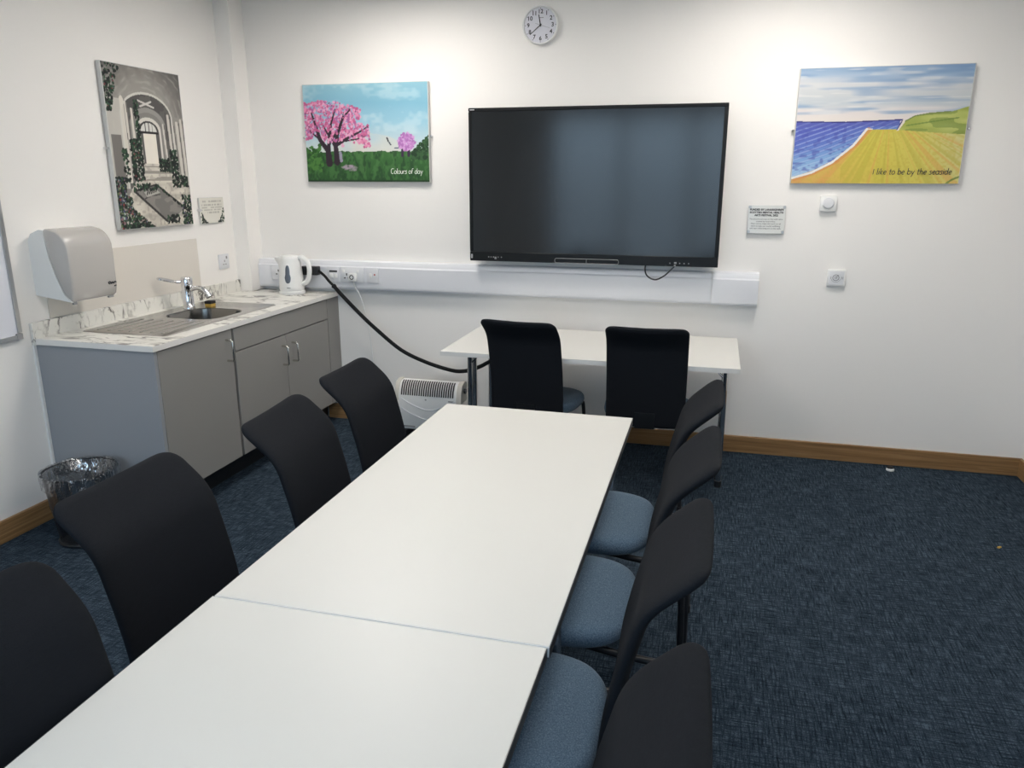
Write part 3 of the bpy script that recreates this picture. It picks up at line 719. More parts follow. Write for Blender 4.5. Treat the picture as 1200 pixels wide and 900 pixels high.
tube(b, [(xx, -1.515, 1.118), (xx, -1.522, 1.126), (xx, -1.512, 1.130), (xx, -1.505, 1.12), (xx, -1.497, 1.127), (xx, -1.49, 1.12), (xx, -1.48, 1.127), (xx, -1.472, 1.123)], .0028, 6, smooth=4); tube(b, [(xx, -1.485, 1.106), (xx, -1.475, 1.108)], .003, 6); obj('logo', b, 'dark', pt)
obj('catch', box(nb(), XL+.19, XL+.2, DY0+.01, DY0+.03, DZ0-.024, DZ0-.008), 'grey', pt); obj('catch', box(nb(), XL+.19, XL+.2, DY1-.05, DY1-.02, DZ0-.022, DZ0-.008), 'grey', pt)

wb = thing('whiteboard', 'white board with aluminium frame cut off by the left edge', 'whiteboard', (XL, -2.77, .905))
obj('board', box(nb(), XL+.002, XL+.012, -3.65, -1.89, .925, 2.09), 'wbsurf', wb)
f = nb(); box(f, XL, XL+.02, -3.65, -1.89, .905, .925); box(f, XL, XL+.02, -3.65, -1.89, 2.09, 2.11); box(f, XL, XL+.02, -1.89, -1.87, .935, 2.08); box(f, XL, XL+.02, -3.67, -3.65, .935, 2.08); obj('frame', f, 'alu', wb)
for y in (-1.885, -3.655):
    for z in (.915, 2.10): obj('corner_cap', box(nb(), XL, XL+.022, y-.016, y+.016, z-.012, z+.016, .003), 'grey', wb)

def clip_back(p, x, z):
    b = nb(); disc_y(b, x, z, .007, 0, -.028, 12, .002); return obj('mounting_screw', b, 'chrome', p)
def clip_left(p, y, z):
    b = nb(); tube(b, [(XL, y, z), (XL+.028, y, z)], .007, 10); return obj('mounting_screw', b, 'chrome', p)
def wall_picture(label, facing, a0, a1, z0, z1, cv, screws):
    mid = (a0+a1)/2; loc = (mid, 0, z0) if facing == 'back' else (XL, mid, z0)
    t = thing('wall_picture', label, 'picture', loc, 'canvas pictures on the walls'); b = nb()
    if facing == 'back': box(b, a0, a1, -.03, -.004, z0, z1, .002, 1)
    else: box(b, XL+.004, XL+.03, a0, a1, z0, z1, .002, 1)
    obj('canvas', b, 'canvas_w', t)
    painted_face(cv, t, facing, a0+.004, a1-.004, z0+.003, z1-.003, -.0306 if facing == 'back' else XL+.0306)
    for s_ in screws: (clip_back if facing == 'back' else clip_left)(t, *s_)
    return t
p1 = wall_picture('canvas of a pink blossom tree in a green field, left of the screen', 'back', -1.914, -1.072, 1.597, 2.187, paint_blossom(), [(-1.062, 1.87), (-1.924, 1.87)])
h = nb(); handwriting(h, 'Colours of day', -1.914+.69*.842, -1.914+.945*.842, -.032, 1.597+.052, .0185, .0016); obj('caption', h, 'txtw', p1)
p2 = wall_picture('canvas of yellow beach and blue sea, right of the screen', 'back', 1.042, 1.883, 1.596, 2.191, paint_seaside(), [(1.032, 1.875), (1.893, 1.875)])
h = nb(); handwriting(h, 'I like to be by the seaside', 1.042+.415, 1.042+.80, -.032, 1.596+.05, .0185, .0016); obj('caption', h, 'txtn', p2)
p3 = wall_picture('tall canvas of a grey arched corridor with plants, on the left wall', 'left', -1.184, -.584, 1.353, 2.194, paint_cloister(), [(-1.196, 1.77)])
sp_ = thing('picture_plaque', 'small cream plaque with dark leaf corners beside the arched corridor canvas', 'plaque', (XL, -.37, 1.345))
obj('plate', box(nb(), XL+.002, XL+.012, -.490, -.246, 1.347, 1.504, .002, 1), 'canvas_w', sp_); painted_face(paint_small_plaque(), sp_, 'left', -.488, -.248, 1.349, 1.502, XL+.0126, 'printed_face'); clip_left(sp_, -.497, 1.43)

def sockets_holes(bm, x, z, y, s=1.0, facing='back'):
    for dx, dz, w, hh in ((0, .011, .0028, .006), (-.011, -.008, .005, .0026), (.011, -.008, .005, .0026)):
        if facing == 'back': box(bm, x+dx*s-w*s, x+dx*s+w*s, y-.001, y+.001, z+dz*s-hh*s, z+dz*s+hh*s)
        else: box(bm, y-.001, y+.001, x+dx*s-w*s, x+dx*s+w*s, z+dz*s-hh*s, z+dz*s+hh*s)
sw = thing('wall_socket', 'single white wall socket on the left wall beside the boxed corner', 'socket', (XL, -.29, 1.05))
obj('faceplate', box(nb(), XL, XL+.012, -.342, -.242, 1.052, 1.146, .003), 'plate', sw); b = nb(); sockets_holes(b, -.292, 1.09, XL+.0125, 1.1, 'left'); box(b, XL+.0115, XL+.0135, -.275, -.262, 1.115, 1.132); obj('socket_holes', b, 'grey', sw)

# ------------------------------------------------------------------ back wall: trunking and sockets
tk = thing('cable_trunking', 'long white cable trunking along the back wall under the screen', 'trunking', (-.7, 0, .91))
TP = [(-.001, .912), (-.05, .912), (-.058, .922), (-.06, .930), (-.06, 1.058), (-.052, 1.066), (-.05, 1.082), (-.044, 1.095), (-.001, 1.100)]
b = nb(); prism(b, TP, -2.31, .66, 'x'); obj('trunk_body', b, 'trunk', tk, ang=25)
TP2 = [(y*1.05, 1.005+(z-1.005)*1.03) for y, z in TP]
b = nb(); prism(b, TP2, .662, .921, 'x'); obj('end_section', b, 'trunk', tk, ang=25)
b = nb(); box(b, -2.30, .66, -.0612, -.0595, .938, .9395); box(b, -2.30, .66, -.0612, -.0595, 1.0505, 1.052); obj('lid_line', b, 'plate', tk)
yp = -.0605
def plate(name, label, x0, x1, z0=.966, z1=1.056):
    t = thing(name, label, 'socket', ((x0+x1)/2, -.06, z0), 'sockets on the trunking')
    obj('faceplate', box(nb(), x0, x1, yp-.010, yp+.0005, z0-.004, z1+.006, .003), 'plate', t); return t
s1 = plate('trunking_socket', 'single power socket on the trunking, left of the kettle', -2.205, -2.115); b = nb(); sockets_holes(b, -2.155, 1.01, yp-.0105, 1.2); obj('socket_holes', b, 'dark', s1)
s2 = plate('data_socket', 'data socket with two ports on the trunking right of the kettle', -1.793, -1.707)
b = nb(); box(b, -1.778, -1.722, yp-.012, yp-.009, 1.026, 1.037); obj('label_strip', b, 'dark', s2)
for x in (-1.778, -1.748): obj('port', box(nb(), x, x+.026, yp-.014, yp-.009, .988, 1.016, .002), 'white', s2)
s3 = plate('double_socket', 'double power socket on the trunking holding the heater plug', -1.695, -1.537); b = nb(); sockets_holes(b, -1.655, 1.0, yp-.0105, 1.25); obj('socket_holes', b, 'dark', s3)
for x in (-1.675, -1.575): obj('rocker_switch', box(nb(), x-.008, x+.008, yp-.013, yp-.009, 1.026, 1.044, .002), 'white', s3)
s4 = plate('fused_spur', 'fused switch with red neon, rightmost plate on the trunking', -1.513, -1.430); obj('rocker_switch', box(nb(), -1.495, -1.477, yp-.013, yp-.009, .995, 1.025, .002), 'white', s4); obj('neon', box(nb(), -1.462, -1.452, yp-.012, yp-.009, 1.012, 1.022, .001), 'red', s4)

# black sleeve of cables hanging to the small table
cb = thing('cable_sleeve', 'thick black cable sleeve hanging from the trunking to the white side table', 'cable', (-1.88, -.08, 1.03))
obj('plug_block', box(nb(), -1.965, -1.845, -.115, -.062, 1.005, 1.062, .006), 'black', cb)
tube(b := nb(), [(-1.85, -.085, 1.035), (-1.80, -.095, 1.0), (-1.765, -.105, .968), (-1.715, -.11, .925)], .009, 10, smooth=6); obj('cable', b, 'rubber', cb)
tube(b := nb(), [(-1.735, -.108, .942), (-1.676, -.12, .888), (-1.56, -.12, .775), (-1.445, -.12, .674), (-1.27, -.12, .541), (-1.095, -.125, .470), (-.92, -.135, .430), (-.828, -.145, .434), (-.747, -.16, .462), (-.68, -.18, .498), (-.60, -.22, .56), (-.54, -.28, .69)], lambda t: .0125 if t > .03 else .016, 12, smooth=6); obj('sleeve', b, 'rubber', cb)
# convector heater
hx0, hx1, hy0, hy1 = -1.242, -.80, -.31, -.19
ht = thing('convector_heater', 'white convector heater with top grille, on the floor by the back wall', 'heater', (-1.03, -.25, 0))
body = [(hy0+.01, .07), (hy0, .09), (hy0, .29), (hy0+.012, .33), (hy0+.035, .365), (hy0+.06, .378), (hy1-.02, .378), (hy1, .36), (hy1, .07)]
b = nb(); prism(b, body, hx0+.025, hx1-.03, 'x'); obj('casing', b, 'white', ht, ang=30)
for x0, x1 in ((hx0, hx0+.026), (hx1-.031, hx1)):
    pr = [(y+(-.006 if y < -.25 else .004), z+(.006 if z > .3 else -.003)) for y, z in body if z > .28]+[(hy1+.004, .26), (hy0-.006, .26)]
    b = nb(); prism(b, pr, x0, x1, 'x'); obj('end_cap', b, 'beige', ht, ang=30)
b = nb(); n = 24
for i in range(n):
    x = hx0+.045+(hx1-hx0-.10)*i/(n-1)
    pts = [(hy0-.001, .295), (hy0+.010, .333), (hy0+.033, .368), (hy0+.055, .3805)]
    for (y0, z0), (y1, z1) in zip(pts, pts[1:]):
        vs = [b.verts.new((x+sx, y, z)) for y, z in ((y0-.001, z0+.001), (y1-.001, z1+.001)) for sx in ((-.0045, .0045) if y == y0-.001 else (.0045, -.0045))]
        b.faces.new(vs)
obj('grille_slots', b, 'black', ht)
for yz in ((.245, .215), (.18, .15)):
    tube(b := nb(), [(hx0+.04, hy0-.0005, yz[0]+.03), (hx0+.11, hy0-.0005, yz[0]-.008), (hx0+.22, hy0-.0005, yz[1]-.01), (hx0+.33, hy0-.0005, yz[0]-.008), (hx0+.40, hy0-.0005, yz[0]+.03)], .003, 6, smooth=6); obj('embossed_line', b, 'plate', ht)
obj('emblem', box(nb(), -1.04, -1.03, hy0-.001, hy0, .268, .278), 'grey', ht); obj('emblem', box(nb(), -.885, -.845, hy0-.001, hy0, .268, .276), 'grey', ht)
obj('label_strip', box(nb(), hx0+.045, hx0+.13, hy0-.001, hy0, .085, .095), 'grey', ht)
for x in (hx0+.05, hx1-.08): obj('foot', box(nb(), x, x+.03, hy0-.04, hy1+.04, 0, .07, .006), 'black', ht)
tube(b := nb(), [(hx1+.002, -.25, .33), (hx1+.014, -.25, .33)], .016, 14); obj('dial', b, 'black', ht)
tube(b := nb(), [(-1.604, -.085, .975), (-1.595, -.075, .93), (-1.57, -.06, .87), (-1.535, -.045, .70), (-1.515, -.04, .5), (-1.50, -.05, .3), (-1.47, -.08, .06), (-1.40, -.14, .006), (-1.30, -.36, .006), (-1.20, -.45, .006), (-1.10, -.42, .006), (-1.06, -.32, .04), (-1.08, -.28, .10)], .0035, 8, smooth=8); pc = obj('power_cable', b, 'white', ht)
obj('plug', box(nb(), -1.632, -1.576, -.105, yp-.011, .972, 1.026, .010), 'white', pc)
b = nb(); ring_y(b, -1.604, 1.0, .013, .003, -.1055, 20); obj('plug_mark', b, 'dark', pc)

# ------------------------------------------------------------------ big screen
tv = thing('interactive_display', 'large black wall-mounted display screen, switched off', 'screen', (-.056, 0, 1.13))
X0, X1, Z0, Z1 = -.7845, .6870, 1.1349, 2.0178
f = nb(); box(f, X0, X1, -.127, -.075, Z0, Z1, .004); obj('rear_case', f, 'black', tv)
f = nb(); yf = -.135
for a in ((X0, X0+.022, Z0+.056, Z1-.020), (X1-.022, X1, Z0+.056, Z1-.020), (X0, X1, Z1-.020, Z1), (X0, X1, Z0, Z0+.056)): box(f, a[0], a[1], yf-.004, yf+.012, a[2], a[3], .003, 1)
bz = obj('bezel', f, 'blackgloss', tv)
obj('screen_glass', box(nb(), X0+.02, X1-.02, yf-.0005, yf+.008, Z0+.054, Z1-.018), 'screen', tv)
f = nb(); pts = rrect(-.255, .125, 1.137, 1.163, .011, 0); tube(f, [(p[0], yf-.0045, p[1]) for p in pts], .0016, 6, closed=True); box(f, -.066, -.064, yf-.0052, yf-.004, 1.137, 1.163); obj('pen_tray', f, 'grey', tv)
for x0, x1, z0, z1 in [(x-.003, x+.003, 1.157, 1.163) for x in (-.665, -.65, -.635, -.605, -.585)]+[(-.628, -.616, 1.148, 1.162)]+[(x-.003, x+.003, 1.150, 1.156) for x in (.42, .475, .50, .525)]+[(.443, .457, 1.150, 1.160), (.443, .453, 1.134, 1.144), (.395, .399, 1.137, 1.141), (X0+.006, X0+.018, 1.150, 1.175)]:
    obj('port_mark', box(nb(), x0, x1, yf-.005, yf-.0038, z0, z1), 'grey', tv)
f = nb()
for i in range(4): box(f, X0+.010+.007*i, X0+.015+.007*i, yf-.005, yf-.0038, Z1-.013, Z1-.007)
obj('maker_mark', f, 'plate', tv)
for x in (-.45, .33): obj('wall_bracket', box(nb(), x-.03, x+.03, -.078, -.001, 1.3, 1.85), 'black', tv)
tube(b := nb(), [(.280, -.11, 1.14), (.280, -.13, 1.105), (.297, -.135, 1.073), (.342, -.135, 1.055), (.392, -.135, 1.08), (.430, -.133, 1.118), (.450, -.125, 1.14)], .0045, 8, smooth=6); obj('loose_cable', b, 'black', tv)

# clock
ck = thing('wall_clock', 'round white wall clock above the screen', 'clock', (-.383, 0, 2.36))
cx, cz = -.383, 2.466
def c_ring(r, y): return [(cx+r*math.cos(2*PI*k/64), y, cz+r*math.sin(2*PI*k/64)) for k in range(64)]
b = nb(); loft(b, [c_ring(.100, 0), c_ring(.104, -.012), c_ring(.105, -.026), c_ring(.101, -.033), c_ring(.096, -.033), c_ring(.094, -.024)], cap=False); obj('case', b, 'white', ck)
b = nb(); loft(b, [c_ring(.095, -.018), c_ring(.095, -.0235)]); obj('dial', b, 'clockface', ck)
for n_ in range(1, 13):
    a = PI/2-2*PI*n_/12; text_into(b := nb(), str(n_), .031, cx+.071*math.cos(a), -.0242, cz+.071*math.sin(a), bold=.0007); obj('numeral', b, 'txt', ck)
b = nb()
for n_ in range(12):
    a = PI/2-2*PI*n_/12; disc_y(b := nb(), cx+.088*math.cos(a), cz+.088*math.sin(a), .0024, -.0236, -.0243, 10); obj('hour_dot', b, 'txt', ck)
b = nb(); box(b, cx-.004, cx+.018, -.0243, -.0237, cz+.037, cz+.041); obj('dial_mark', b, 'grey', ck)
def hand(name, ang, l0, l1, w, y, m):
    a = PI/2-math.radians(ang); d = Vector((math.cos(a), 0, math.sin(a))); q = Vector((-d.z, 0, d.x)); b = nb(); c0 = Vector((cx, y, cz))
    top = [c0-d*l0+q*w, c0+d*l1+q*w*.7, c0+d*l1-q*w*.7, c0-d*l0-q*w]; loft(b, [[tuple(p) for p in top], [tuple(p+Vector((0, .0012, 0))) for p in top]]); return obj(name, b, m, ck)
hand('hour_hand', 350, .008, .056, .0035, -.0262, 'dark'); hand('minute_hand', 231, .008, .078, .0026, -.0278, 'dark'); hand('second_hand', 108, .03, .058, .0008, -.0292, 'txtg')
b = nb(); disc_y(b, cx, cz, .005, -.024, -.030, 14); obj('hub', b, 'dark', ck)

# plaque and wall controls
pq = thing('wall_plaque', 'small clear plaque of printed text right of the screen', 'plaque', (.932, 0, 1.32))
obj('plate', box(nb(), .834, 1.034, -.020, -.015, 1.322, 1.478, .0015, 1), 'acrylic', pq)
b = nb()
for i, (s_, sz) in enumerate([("FUNDED BY LANARKSHIRE'S", .0142), ('SCOTTISH MENTAL HEALTH', .0142), ('ARTS FESTIVAL 2022', .0142)]): text_into(b, s_, sz, .932, -.0206, 1.454-.0155*i, bold=.0007)
for i, s_ in enumerate(['The pictures you see on the walls were', 'created by local artists.', 'Their stories shape the work we all', 'share to help our mental wellbeing', 'and start celebrating art on the walls.']): text_into(b, s_, .0112, .932, -.0206, 1.402-.0128*i)
obj('printed_text', b, 'txt', pq)
for x in (.842, 1.026):
    for z in (1.332, 1.468): disc_y(b := nb(), x, z, .0085, 0, -.024, 16, .002); obj('stand_off', b, 'alu', pq)
sn = thing('wall_sensor', 'small square white wall sensor with round dome, under the beach picture', 'sensor', (1.252, 0, 1.447))
obj('case', box(nb(), 1.209, 1.296, -.026, 0, 1.447, 1.532, .006), 'white', sn); disc_y(b := nb(), 1.252, 1.492, .030, -.024, -.036, 36, .006); obj('dome', b, 'plate', sn)
th = thing('wall_control', 'square white wall control with ringed dial, below the wall sensor', 'thermostat', (1.335, 0, 1.035))
obj('case', box(nb(), 1.287, 1.384, -.022, 0, 1.037, 1.130, .005), 'white', th); obj('panel', box(nb(), 1.296, 1.376, -.0235, -.02, 1.046, 1.122, .001, 1), 'plate', th)
b = nb(); ring_y(b, 1.333, 1.086, .016, .0016, -.0242); ring_y(b, 1.333, 1.086, .006, .0010, -.0242, 16); tube(b, [(1.333, -.0242, 1.086), (1.347, -.0242, 1.102)], .0013, 6)
tube(b, [(1.333+.025*math.cos(a), -.0242, 1.086+.025*math.sin(a)) for a in [math.radians(200+14*i) for i in range(11)]], .0008, 6)
for x in (1.307, 1.363, 1.37): box(b, x-.001, x+.001, -.0246, -.0236, 1.078, 1.092)
obj('dial_rings', b, 'txtg', th)

# ------------------------------------------------------------------ tables
def table(name, label, group, x0, x1, y0, y1, zt, legs, long_axis, dark_sides, corner_legs):
    t = thing(name, label, 'table', ((x0+x1)/2, (y0+y1)/2, 0), group)
    obj('tabletop', box(nb(), x0+.0015, x1-.0015, y0+.0015, y1-.0015, zt-.024, zt, .0012, 1), 'table', t)
    if dark_sides:
        obj('edge_strip', box(nb(), x0, x0+.0014, y0, y1, zt-.025, zt-.001), 'edge_g', t); obj('edge_strip', box(nb(), x1-.0014, x1, y0, y1, zt-.025, zt-.001), 'edge_g', t)
        obj('edge_strip', box(nb(), x0+.0014, x1-.0014, y0, y0+.0014, zt-.024, zt-.0005), 'edge_w', t); obj('edge_strip', box(nb(), x0+.0014, x1-.0014, y1-.0014, y1, zt-.024, zt-.0005), 'edge_w', t)
    else:
        e = nb(); box(e, x0, x1, y0, y0+.0014, zt-.024, zt-.0005); box(e, x0, x1, y1-.0014, y1, zt-.024, zt-.0005); box(e, x0, x0+.0014, y0+.0014, y1-.0014, zt-.024, zt-.0005); box(e, x1-.0014, x1, y0+.0014, y1-.0014, zt-.024, zt-.0005); obj('edge_strip', e, 'edge_w', t)
    for (lx, ly) in legs:
        l = obj('leg', tube(nb(), [(lx, ly, .02), (lx, ly, zt-.03)], .0145, 14), 'chrome', t)
        obj('foot_cap', tube(nb(), [(lx, ly, 0), (lx, ly, .035)], .019, 14), 'black', l)
    return t
ZT = .73
far = table('meeting_table', 'white meeting table far half, its far end toward the screen', 'white meeting tables', -.358, .403, -3.350, -1.804, ZT,
      [(-.29, -1.845), (.335, -1.845), (-.29, -2.935), (.335, -2.935)], 'y', True, True)
near = table('meeting_table', 'white meeting table near half, cut off by the bottom edge', 'white meeting tables', -.363, .398, -4.90, -3.3508, ZT-.002,
      [(-.29, -3.52), (.335, -3.52), (-.29, -4.83), (.335, -4.83)], 'y', True, True)
for tt, ys in ((far, (-1.845, -2.935)), (near, (-3.52, -4.83))):
    for y in ys: obj('under_frame', box(nb(), -.30, .345, y-.015, y+.015, ZT-.062, ZT-.027), 'frameblk', tt)
bt = table('side_table', 'white folding table against the back wall under the screen', None, -.72, .825, -.885, -.115, ZT,
      [(-.645, -.60), (-.645, -.515), (-.645, -.18), (.765, -.605), (.765, -.52), (.765, -.18)], 'x', False, False)
for x in (-.645, .765):
    obj('leg_bracket', box(nb(), x-.028-(.022 if x < 0 else 0), x+.028, -.66, -.56, ZT-.075, ZT-.025, .004), 'black', bt); obj('leg_frame', box(nb(), x-.015, x+.015, -.70, -.14, ZT-.045, ZT-.025), 'frameblk', bt)
for sx, x in ((1, -.645), (-1, .765)):
    tube(b := nb(), [(x, -.60, .60), (x+sx*.10, -.60, ZT-.03)], .006, 8); obj('folding_stay', b, 'chrome', bt)

# ------------------------------------------------------------------ chairs: local frame, facing +X, seat centre over the origin
prof = [(-.246, .398), (-.249, .425), (-.253, .47), (-.259, .54), (-.268, .62), (-.284, .70), (-.303, .775), (-.318, .825), (-.342, .863), (-.381, .90), (-.414, .928), (-.436, .942)]
PV = catmull([(p[0], 0, p[1]) for p in prof], 5)
def back_bm():
    bm = nb(); rings = []; n = len(PV); th = .016; K = 40
    arc = [0]
    for a, b in zip(PV, PV[1:]): arc.append(arc[-1]+(b-a).length)
    Ltot = arc[-1]
    for i, p in enumerate(PV):
        t = (PV[min(n-1, i+1)]-PV[max(0, i-1)]).normalized(); nrm = Vector((t.z, 0, -t.x))   # points forward
        s = arc[i]; d_top = Ltot-s; w = .199
        def corner(d, r): return 0 if d >= r else r-math.sqrt(max(0, r*r-(r-d)**2))
        wi = w-corner(d_top, .055)-corner(s, .035)
        tk = th*min(1, math.sqrt(max(.02, min(1, d_top/.02)))); tk = tk*min(1, math.sqrt(max(.05, min(1, s/.015))))
        ring = []
        for k in range(K):
            a = 2*PI*k/K; c, sn_ = math.cos(a), math.sin(a)
            yy = math.copysign(abs(c)**(2/6), c)*wi; tt = math.copysign(abs(sn_)**(2/2.6), sn_)*tk
            fwd = tt+.010*(yy/.2)**2-.006
            ring.append(tuple(p+nrm*fwd+Vector((0, yy, 0))))
        rings.append(ring)
    loft(bm, rings); return bm
def seat_bm():
    bm = nb(); rings = []
    for k, z in ((.86, .412), (.95, .415), (.985, .425), (1.0, .438), (.99, .452), (.96, .463), (.90, .4695), (.75, .473), (.45, .474), (.12, .474)):
        rings.append(supere(.230*k, .207*k, 3.1, 56, -.031, 0, z, .04))
    loft(bm, rings); return bm
def make_chair(label, group):
    t = thing('meeting_chair', label, 'chair', (0, 0, 0), group)
    obj('seat', seat_bm(), 'seat', t, ang=70)
    bk = obj('backrest', back_bm(), 'back', t, ang=75)
    sh = nb(); loft(sh, [supere(.17*k, .150*k, 3.2, 40, -.03, 0, z, .03) for k, z in ((.9, .388), (1.0, .395), (1.12, .411), (1.1, .415))]); obj('seat_shell', sh, 'black', t)
    for s in (-1, 1):
        b = nb(); tube(b, [(.06, s*.15, .40), (.125, s*.185, .392), (.153, s*.20, .36), (.168, s*.212, .02)], .0105, 10, smooth=6); l = obj('leg', b, 'frameblk', t); obj('glide', tube(nb(), [(.169, s*.2125, 0), (.169, s*.2125, .03)], .014, 12), 'black', l)
        b = nb(); tube(b, [(-.04, s*.15, .40), (-.20, s*.185, .398), (-.333, s*.198, .392), (-.358, s*.20, .36), (-.365, s*.20, .02)], .0105, 10, smooth=6); l = obj('leg', b, 'frameblk', t); obj('glide', tube(nb(), [(-.365, s*.20, 0), (-.365, s*.20, .03)], .014, 12), 'black', l)
    b = nb(); loft(b, [[(x, -.05, z), (x, .05, z), (x+dx, .05, z+dz), (x+dx, -.05, z+dz)] for x, z, dx, dz in ((-.04, .396, 0, -.010), (-.24, .394, 0, -.010), (-.268, .400, .008, -.008), (-.275, .43, .010, -.004), (-.279, .46, .010, -.002), (-.281, .48, .010, 0))])
    obj('back_support', b, 'black', t)
    return t
def dup(root, label, x, y, rz, group):
    r = root.copy(); C.objects.link(r); r.location = (x, y, 0); r.rotation_euler = (0, 0, rz); r['label'] = label; r['group'] = group
    for ch in list(root.children):
        c = ch.copy(); C.objects.link(c); c.parent = r
        for g in list(ch.children):
            d = g.copy(); C.objects.link(d); d.parent = c
    return r
RG, LG, BG = 'chairs along the right side of the meeting table', 'chairs along the left side of the meeting table', 'chairs at the side table'
D = math.radians
chairs = [
 ('chair on the right of the table, nearest the camera, cut off by the bottom edge', .264, -3.775, PI+D(1), RG),
 ('chair right of the table, second from camera, blue seat beside the table joint', .262, -3.20, PI, RG),
 ('chair on the right of the table, third from the camera', .279, -2.665, PI, RG),
 ('chair on the right of the table, farthest from the camera, beside the side table leg', .288, -2.125, PI, RG),
 ('chair on the left of the table, farthest from the camera, in front of the heater', -.222, -2.13, D(1), LG),
 ('chair left of the table, second from its far end, before the cupboard doors', -.188, -2.64, D(5), LG),
 ('chair on the left of the table, in front of the wire waste bin', -.246, -3.255, D(0), LG),
 ('chair on the left of the table, cut off by the bottom left corner', -.115, -3.86, D(-6), LG),
 ('left chair of two at the side table, turned slightly, back to camera', -.215, -.63, PI/2-D(6), BG),
 ('right chair of the two at the side table, squarely back to camera', .372, -.635, PI/2+D(1), BG)]
c0 = None
for lab, x, y, rz, g in chairs:
    if c0 is None:
        c0 = make_chair(lab, g); c0.location = (x, y, 0); c0.rotation_euler = (0, 0, rz)
    else: dup(c0, lab, x, y, rz, g)

# ------------------------------------------------------------------ waste bin
bx, by, BH, BR, BB = -2.075, -1.985, .335, .155, .118
wbn = thing('waste_bin', 'black wire mesh waste bin with clear liner beside the grey cabinet end', 'bin', (bx, by, 0))
me_b = nb(); uvl = me_b.loops.layers.uv.new('UVMap'); seg = 64
rows = [(BB+(BR-BB)*i/6, .012+(BH-.012)*i/6, i/6) for i in range(7)]
Rg = [[me_b.verts.new((bx+r*math.cos(2*PI*k/seg), by+r*math.sin(2*PI*k/seg), z)) for k in range(seg)] for r, z, _ in rows]
for i in range(6):
    for k in range(seg):
        f_ = me_b.faces.new((Rg[i][k], Rg[i][(k+1) % seg], Rg[i+1][(k+1) % seg], Rg[i+1][k]))
        for lp, (uu, vv) in zip(f_.loops, ((k/seg, rows[i][2]), ((k+1)/seg, rows[i][2]), ((k+1)/seg, rows[i+1][2]), (k/seg, rows[i+1][2]))): lp[uvl].uv = (uu, vv)
obj('mesh_wall', me_b, 'binmesh', wbn)
def hoop(r, z, rt): return tube(nb(), [(bx+r*math.cos(2*PI*k/48), by+r*math.sin(2*PI*k/48), z) for k in range(48)], rt, 8, closed=True)
obj('rim', hoop(BR, BH, .005), 'black', wbn); b = hoop(BB, .01, .009); lathe(b, [(BB, .004), (BB, .008)], bx, by, 48); obj('bottom', b, 'black', wbn)
ln = nb(); rr2 = np.random.RandomState(3); S2 = 72; rings = []
for r, z, j in [(BB-.01, .03, .006), (BB+.0, .10, .008), (BB+.016, .18, .010), (BR-.014, .27, .008), (BR-.004, BH+.004, .002), (BR+.008, BH+.008, .003), (BR+.011, BH-.015, .005), (BR+.007, BH-.045, .007), (BR+.003, BH-.065, .009)]:
    ph = rr2.rand(4)*6.28; ring = []
    for k in range(S2):
        a = 2*PI*k/S2; q = j*(.5*math.sin(5*a+ph[0])+.4*math.sin(11*a+ph[1])+.3*math.sin(19*a+ph[2]))
        zz = z+(q*1.2 if z > .2 else 0); ring.append((bx+(r+q*(.8 if z < BH-.02 else .3))*math.cos(a), by+(r+q*(.8 if z < BH-.02 else .3))*math.sin(a), zz))
    rings.append(ring)
loft(ln, rings, cap=False); obj('bin_liner', ln, 'liner', wbn, ang=60)

# small things on the floor
fc = thing('floor_cap', 'tiny round black and white cap on the carpet near the right skirting', 'cap', (1.728, -.10, 0))
b = nb(); lathe(b, [(.022, 0), (.022, .008), (.019, .011)], 1.728, -.10, 24); obj('rim', b, 'white', fc)
b = nb(); lathe(b, [(.019, .010), (.017, .019), (.010, .021)], 1.728, -.092, 24); obj('top', b, 'black', fc)
b = nb(); loft(b, [[(2.00, -1.02, .001), (2.018, -1.005, .001), (2.022, -1.012, .001), (2.006, -1.028, .001)], [(2.001, -1.019, .006), (2.017, -1.007, .005), (2.020, -1.011, .005), (2.006, -1.025, .006)]])
o = obj('wood_chip', b, 'yellow', None, (2.01, -1.01, 0)); tag(o, 'tiny light wood chip lying on the carpet at the right', 'debris')

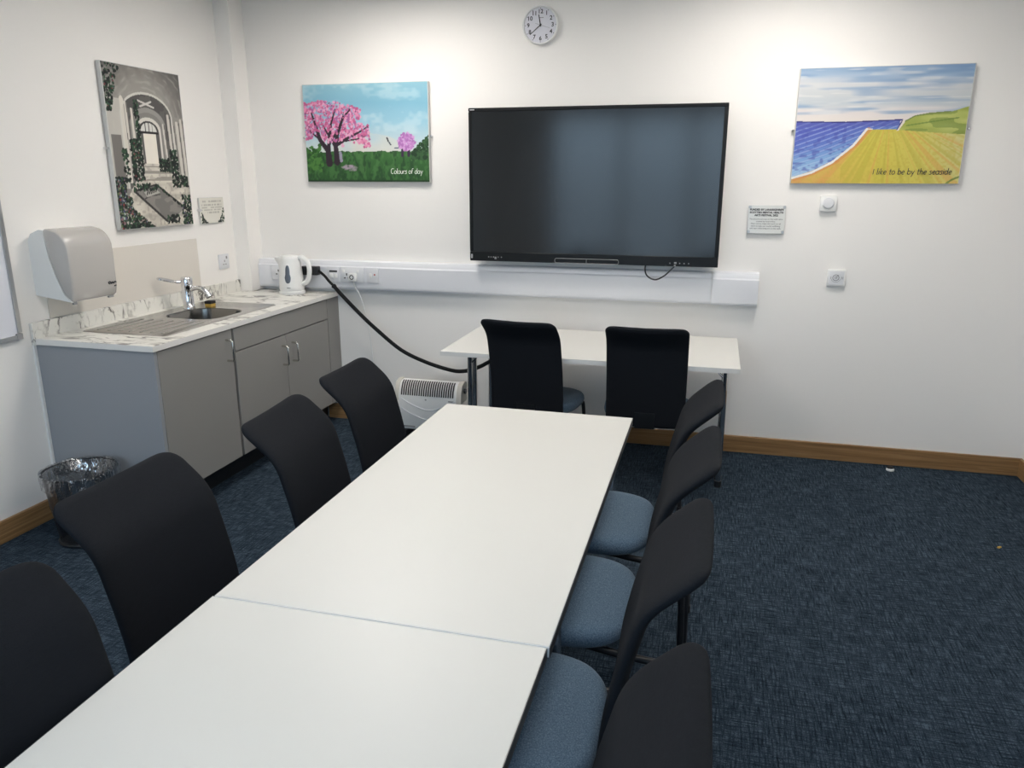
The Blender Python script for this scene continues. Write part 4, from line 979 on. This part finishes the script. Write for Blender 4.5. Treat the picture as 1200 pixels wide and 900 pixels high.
# ------------------------------------------------------------------ light, world, camera
w = bpy.data.worlds.new('sky'); bpy.context.scene.world = w; w.use_nodes = True
nt = w.node_tree; bg = nt.nodes['Background']; bg.inputs['Strength'].default_value = 6.0
tcw = nt.nodes.new('ShaderNodeTexCoord'); sep = nt.nodes.new('ShaderNodeSeparateXYZ'); nt.links.new(tcw.outputs['Generated'], sep.inputs[0])
mr = nt.nodes.new('ShaderNodeMapRange'); mr.inputs['From Min'].default_value = -0.3; mr.inputs['From Max'].default_value = 0.5; nt.links.new(sep.outputs['Z'], mr.inputs['Value'])
rw = nt.nodes.new('ShaderNodeValToRGB'); nt.links.new(mr.outputs[0], rw.inputs['Fac']); nt.links.new(rw.outputs['Color'], bg.inputs['Color'])
for k_, (pos, colr) in enumerate([(0.0, (.19, .25, .30, 1)), (0.34, (.26, .34, .41, 1)), (0.45, (.42, .57, .70, 1)), (1.0, (.55, .77, 1.0, 1))]):
    e_ = rw.color_ramp.elements[k_] if k_ < 2 else rw.color_ramp.elements.new(pos)
    e_.position = pos; e_.color = colr
for i, (a, b_) in enumerate(WIN):
    li = bpy.data.lights.new('window_portal', 'AREA'); li.shape = 'RECTANGLE'; li.size = b_-a; li.size_y = WZ1-WZ0
    li.cycles.is_portal = True
    lo = bpy.data.objects.new('window_portal', li); C.objects.link(lo); lo.location = ((a+b_)/2, YF-.15, (WZ0+WZ1)/2); lo.rotation_euler = (PI/2, 0, 0)

cam = bpy.data.cameras.new('camera'); co = bpy.data.objects.new('camera', cam); C.objects.link(co)
pan, tilt, roll, foc = -0.25639, -0.26333, 0.00156, 896.21
fw = Vector((math.sin(pan)*math.cos(tilt), math.cos(pan)*math.cos(tilt), math.sin(tilt))); rt = Vector((math.cos(pan), -math.sin(pan), 0)); up = rt.cross(fw)
cr, sr = math.cos(roll), math.sin(roll); rt, up = rt*cr+up*sr, up*cr-rt*sr
mw = Matrix((rt, up, -fw)).transposed().to_4x4(); mw.translation = Vector((0.6653, -4.6495, 1.6253)); co.matrix_world = mw
cam.sensor_fit = 'HORIZONTAL'; cam.sensor_width = 36.0; cam.lens = foc*36.0/1200.0; cam.clip_start = 0.02
sc = bpy.context.scene; sc.camera = co
sc.view_settings.view_transform = 'Standard'; sc.view_settings.look = 'None'; sc.view_settings.exposure = 0.0; sc.view_settings.gamma = 1.0
sc.cycles.max_bounces = 8; sc.cycles.transparent_max_bounces = 12; sc.cycles.use_denoising = True
